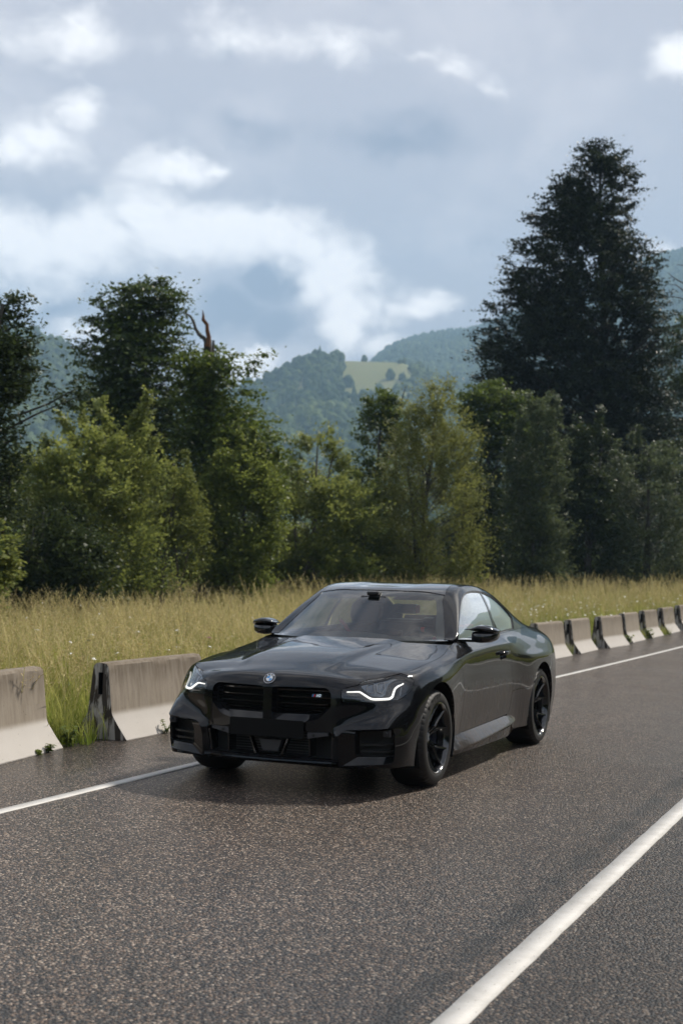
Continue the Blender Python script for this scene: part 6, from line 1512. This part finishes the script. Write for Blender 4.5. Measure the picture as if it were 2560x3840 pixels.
        return se
    s1 = seat(-1.50, -.35, 1.225, 17); s2 = seat(-1.56, .36, 1.15, 21)
    bench = MB().box((-2.30, 0, .48), (.46, 1.16, .16), .06).build('rear_bench', M['leather'], car, smooth=True)
    MB().box((-2.52, 0, .80), (.16, 1.12, .56), .07, M=Matrix.Rotation(R(-20), 4, 'Y')).build('backrest', M['leather'], bench, smooth=True)
    MB().box((-2.28, -.20, 1.165), (.10, .235, .085), .03).build('headrest', M['leather'], bench, smooth=True)
    MB().box((-2.275, -.082, 1.165), (.085, .012, .070), .004).build('headrest_piping', M['red'], bench)
    MB().box((-2.50, .34, 1.06), (.10, .26, .10), .035).box((-2.50, 0, 1.05), (.10, .22, .08), .03).build('headrest', M['leather'], bench, smooth=True)
    mb = MB().box((-2.66, 0, 1.035), (.36, 1.06, .02)); mb.build('parcel_shelf', M['leather'], car)
    for y, sg in ((-.58, 1), (.60, -1)):
        MB().tube([(-1.72, y, 1.06), (-1.56, y+sg*.10, 1.04), (-1.43, y+sg*.22, .96), (-1.40, y+sg*.34, .78)], .016, 6).build('seat_belt', M['red'], car, smooth=True)
    MB().box((-1.02, 0, 1.262), (.025, .22, .062), .012).box((-1.06, 0, 1.30), (.05, .03, .05), .008).build('interior_mirror', M['satin'], car)
    MB().box((-1.04, .0, 1.312), (.10, .10, .03), .01).build('sensor_cover', M['satin'], car)
    for s in (1, -1):
        MB().box((-1.20, s*.29, 1.285), (.13, .34, .012), .005, M=Matrix.Rotation(R(14), 4, 'Y')).build('sun_visor', M['leather'], car)
        rows = [[(x, s*y, z) for x in np.linspace(-.72, -1.9, 8)] for y, z in ((.80, .955), (.79, .80), (.80, .40))]
        MB().loops(rows, closed=False).build('door_card', M['leather'], car)
    return car
THE_CAR = build_car()
# ------------------------------------------------------------------ flowers and weeds
STEM = plain('green_stem', (.06, .10, .02), .7); PETAL = plain('white_petals', (.78, .78, .72), .6); YELLOW = plain('yellow_petals', (.80, .48, .03), .6); PINK = plain('pink_petals', (.48, .20, .28), .6); DISC = plain('flower_centre', (.45, .32, .04), .7)
def aim(px, py, d):
    """place seen at full-size photo pixel (px, py), d metres off along the valley"""
    a = float(px_az(px)); r = d/math.cos(R(a)); x, y = polar(a, r); return Vector((float(x), float(y), CAM[2]+d*math.tan(R(float(px_el(px, py))))/math.cos(R(a))))
def flower(name, top, head, mat, label, group, n=7, r=.03, seed=0):
    q = np.random.default_rng(seed); g = float(ground_z(top.x, top.y)); e = empty(name, (top.x, top.y, g)); tag(e, label, 'flower', group)
    h = top.z-g; lean = Vector((q.normal(0, .03), q.normal(0, .03), 0))
    MB().tube([Vector((0, 0, 0))-lean*1.5, Vector((0, 0, h*.5))-lean, Vector((0, 0, h))], [.004, .0035, .003], 5).build('stem', STEM, e)
    mb = MB()
    if head == 'umbel':
        for i in range(n*2):
            a = q.uniform(0, 6.28); rr = r*math.sqrt(q.uniform()); c = (rr*math.cos(a), rr*math.sin(a), h+.012-rr*.25+q.normal(0, .003)); mb.lathe([(0, .004), (.008, .002), (.009, -.003), (0, -.004)], 6, M=Matrix.Translation(c) @ Matrix.Rotation(R(90), 4, 'X'))
    else:
        for i in range(n+4):
            a = 6.283*i/(n+4); d = Vector((math.cos(a), math.sin(a), .15)); s = Vector((-math.sin(a), math.cos(a), 0)); c = Vector((0, 0, h))
            mb.add([c+d*.006, c+d*r*.6+s*r*.24, c+d*r, c+d*r*.6-s*r*.24], [(0, 1, 2, 3)])
    mb.build('flower_head', mat, e)
    if head != 'umbel': MB().lathe([(0, .006), (.008, .004), (.010, -.002)], 8, M=Matrix.Translation((0, 0, h)) @ Matrix.Rotation(R(90), 4, 'X')).build('flower_centre', DISC, e)
    return e
def build_flowers():
    Z1 = lambda x, y: (600+x*.47832, 2150+y*.47832); Z3 = lambda x, y: (x*.5102, 2350+y*.5102)
    k = 0
    YL = ['highest white flower just left of the car mirror, level with its housing', 'white flower low in the grass left of the bonnet, right one of a pair', 'white flower low in the grass left of the bonnet, left one of a pair', 'clump of white flowers above the left end of the second barrier',
          'white flower high above the second barrier, farthest right of the row', 'white flower close above the top edge of the second barrier near its right end', 'white flower on a tall dark stem above the left end of the second barrier', 'white flower in the grass right above the slotted barrier end', 'white flower in the grass above the leftmost barrier']
    for (px, py), d in ((Z1(160, 445), 19.1), (Z1(165, 580), 16.8), (Z1(88, 600), 16.5), (Z3(1035, 40), 17.6), (Z3(1325, 30), 18.0), (Z3(1330, 150), 16.6), (Z3(890, 5), 18.2), (Z3(700, 60), 17.2), (Z3(300, 25), 17.4)):
        flower('yarrow', aim(px, py, d), 'umbel', PETAL, YL[k], 'white meadow flowers behind the left barriers', r=.030, seed=50+k); k += 1
    flower('yellow_daisy', aim(*Z3(928, 138), 16.6), 'daisy', YELLOW, 'left one of two orange yellow flowers above the second barrier', 'yellow meadow flowers', r=.045, seed=70)
    flower('yellow_daisy', aim(*Z3(1050, 128), 16.6), 'daisy', YELLOW, 'right one of two orange yellow flowers above the second barrier', 'yellow meadow flowers', r=.045, seed=71)
    flower('yellow_daisy', aim(*Z1(235, 300), 20.6), 'daisy', YELLOW, 'small yellow flower higher up the meadow, left of the car mirror', 'yellow meadow flowers', r=.035, seed=72)
    flower('clover', aim(*Z1(410, 505), 17.2), 'umbel', PINK, 'dull pink clover head in the grass left of the car mirror', 'pink meadow flowers', r=.022, seed=73)
    # far daisies: a sprinkle nobody could count
    n = 900; r_ = np.random.default_rng(91); az = np.where(r_.uniform(size=n) < .75, r_.uniform(3, 15, n), r_.uniform(-16, 3, n)); d = r_.uniform(13, 46, n); x, y = polar(az, d); cl = hash_noise(np.stack([x, y, 0*x], 1), .5, 12); ok = (y-road_off(x) < -3.2) & (cl > .48); x, y = x[ok], y[ok]; z = ground_z(x, y)+r_.uniform(.50, .80, len(x)); V = []; F = []
    for i in range(len(x)):
        b = len(V); s = r_.uniform(.016, .034)
        for a in range(6): V.append((x[i]+s*math.cos(a*1.047), y[i]+s*math.sin(a*1.047), z[i]+.012*math.sin(a*1.047+i)))
        V.append((x[i], y[i], z[i]+.014)); F += [(b+a, b+(a+1) % 6, b+6) for a in range(6)]
        V.append((x[i]-.003, y[i], z[i]-.55)); V.append((x[i]+.003, y[i], z[i]-.55)); F.append((b+7, b+8, b+6))
    o = mesh('meadow_daisies', V, F, PETAL, None, smooth=False); tag(o, 'sprinkling of small white flowers in the far meadow', None, None, 'stuff')
build_flowers()
def weed(loc, h, n, label, seed, leaf=.034, mat=None):
    q = np.random.default_rng(seed); e = empty('weed', loc); tag(e, label, 'weed', 'weeds growing at the barrier feet'); mb = MB(); P = []; N = []
    for s in range(n):
        a = q.uniform(0, 6.28); t = q.uniform(.1, .5)*h; hh = h*q.uniform(.55, 1.0); pts = [Vector((0, 0, 0)), Vector((math.cos(a)*t*.4, math.sin(a)*t*.4, hh*.5)), Vector((math.cos(a)*t, math.sin(a)*t, hh))]
        mb.tube(pts, [.0035, .003, .0015], 5)
        for f in np.linspace(.2, 1, 7):
            p = pts[0].lerp(pts[1], f*2) if f < .5 else pts[1].lerp(pts[2], f*2-1); b = q.uniform(0, 6.28); P.append((p.x+math.cos(b)*leaf*.5, p.y+math.sin(b)*leaf*.5, p.z)); N.append((math.cos(b)*.3+q.normal(0, .2), math.sin(b)*.3+q.normal(0, .2), 1))
    mb.build('stem', STEM, e)
    V, F, A = leaves(np.array(P), np.array(N), leaf, q.uniform(0, .6, len(P)), q, long=1.6); quads_mesh('leaf', V, F, mat or LM['shrub'], e, {'young': A})
weed((-1.62, -2.215, .0), .13, 4, 'small leafy weed at the barrier foot beside the car bumper', 1)
weed((-.02, -2.34, .0), .07, 8, 'low spreading weed at the right foot of the leftmost barrier', 2, .030)
weed((.13, -2.33, .0), .04, 5, 'tiny weed left of the spreading weed at the leftmost barrier', 3, .03)
weed((-.42, -2.42, .0), .16, 8, 'nettle like weed in the gap between the two left barriers', 4, .04)
weed((-21.3, -1.98, float(road_z(-21.3))), .22, 8, 'green weed in the gap after the second whole barrier right of the car', 5, .07)
weed((-23.7, -1.95, float(road_z(-23.7))), .25, 8, 'green weed in the gap after the third whole barrier right of the car', 6, .07)
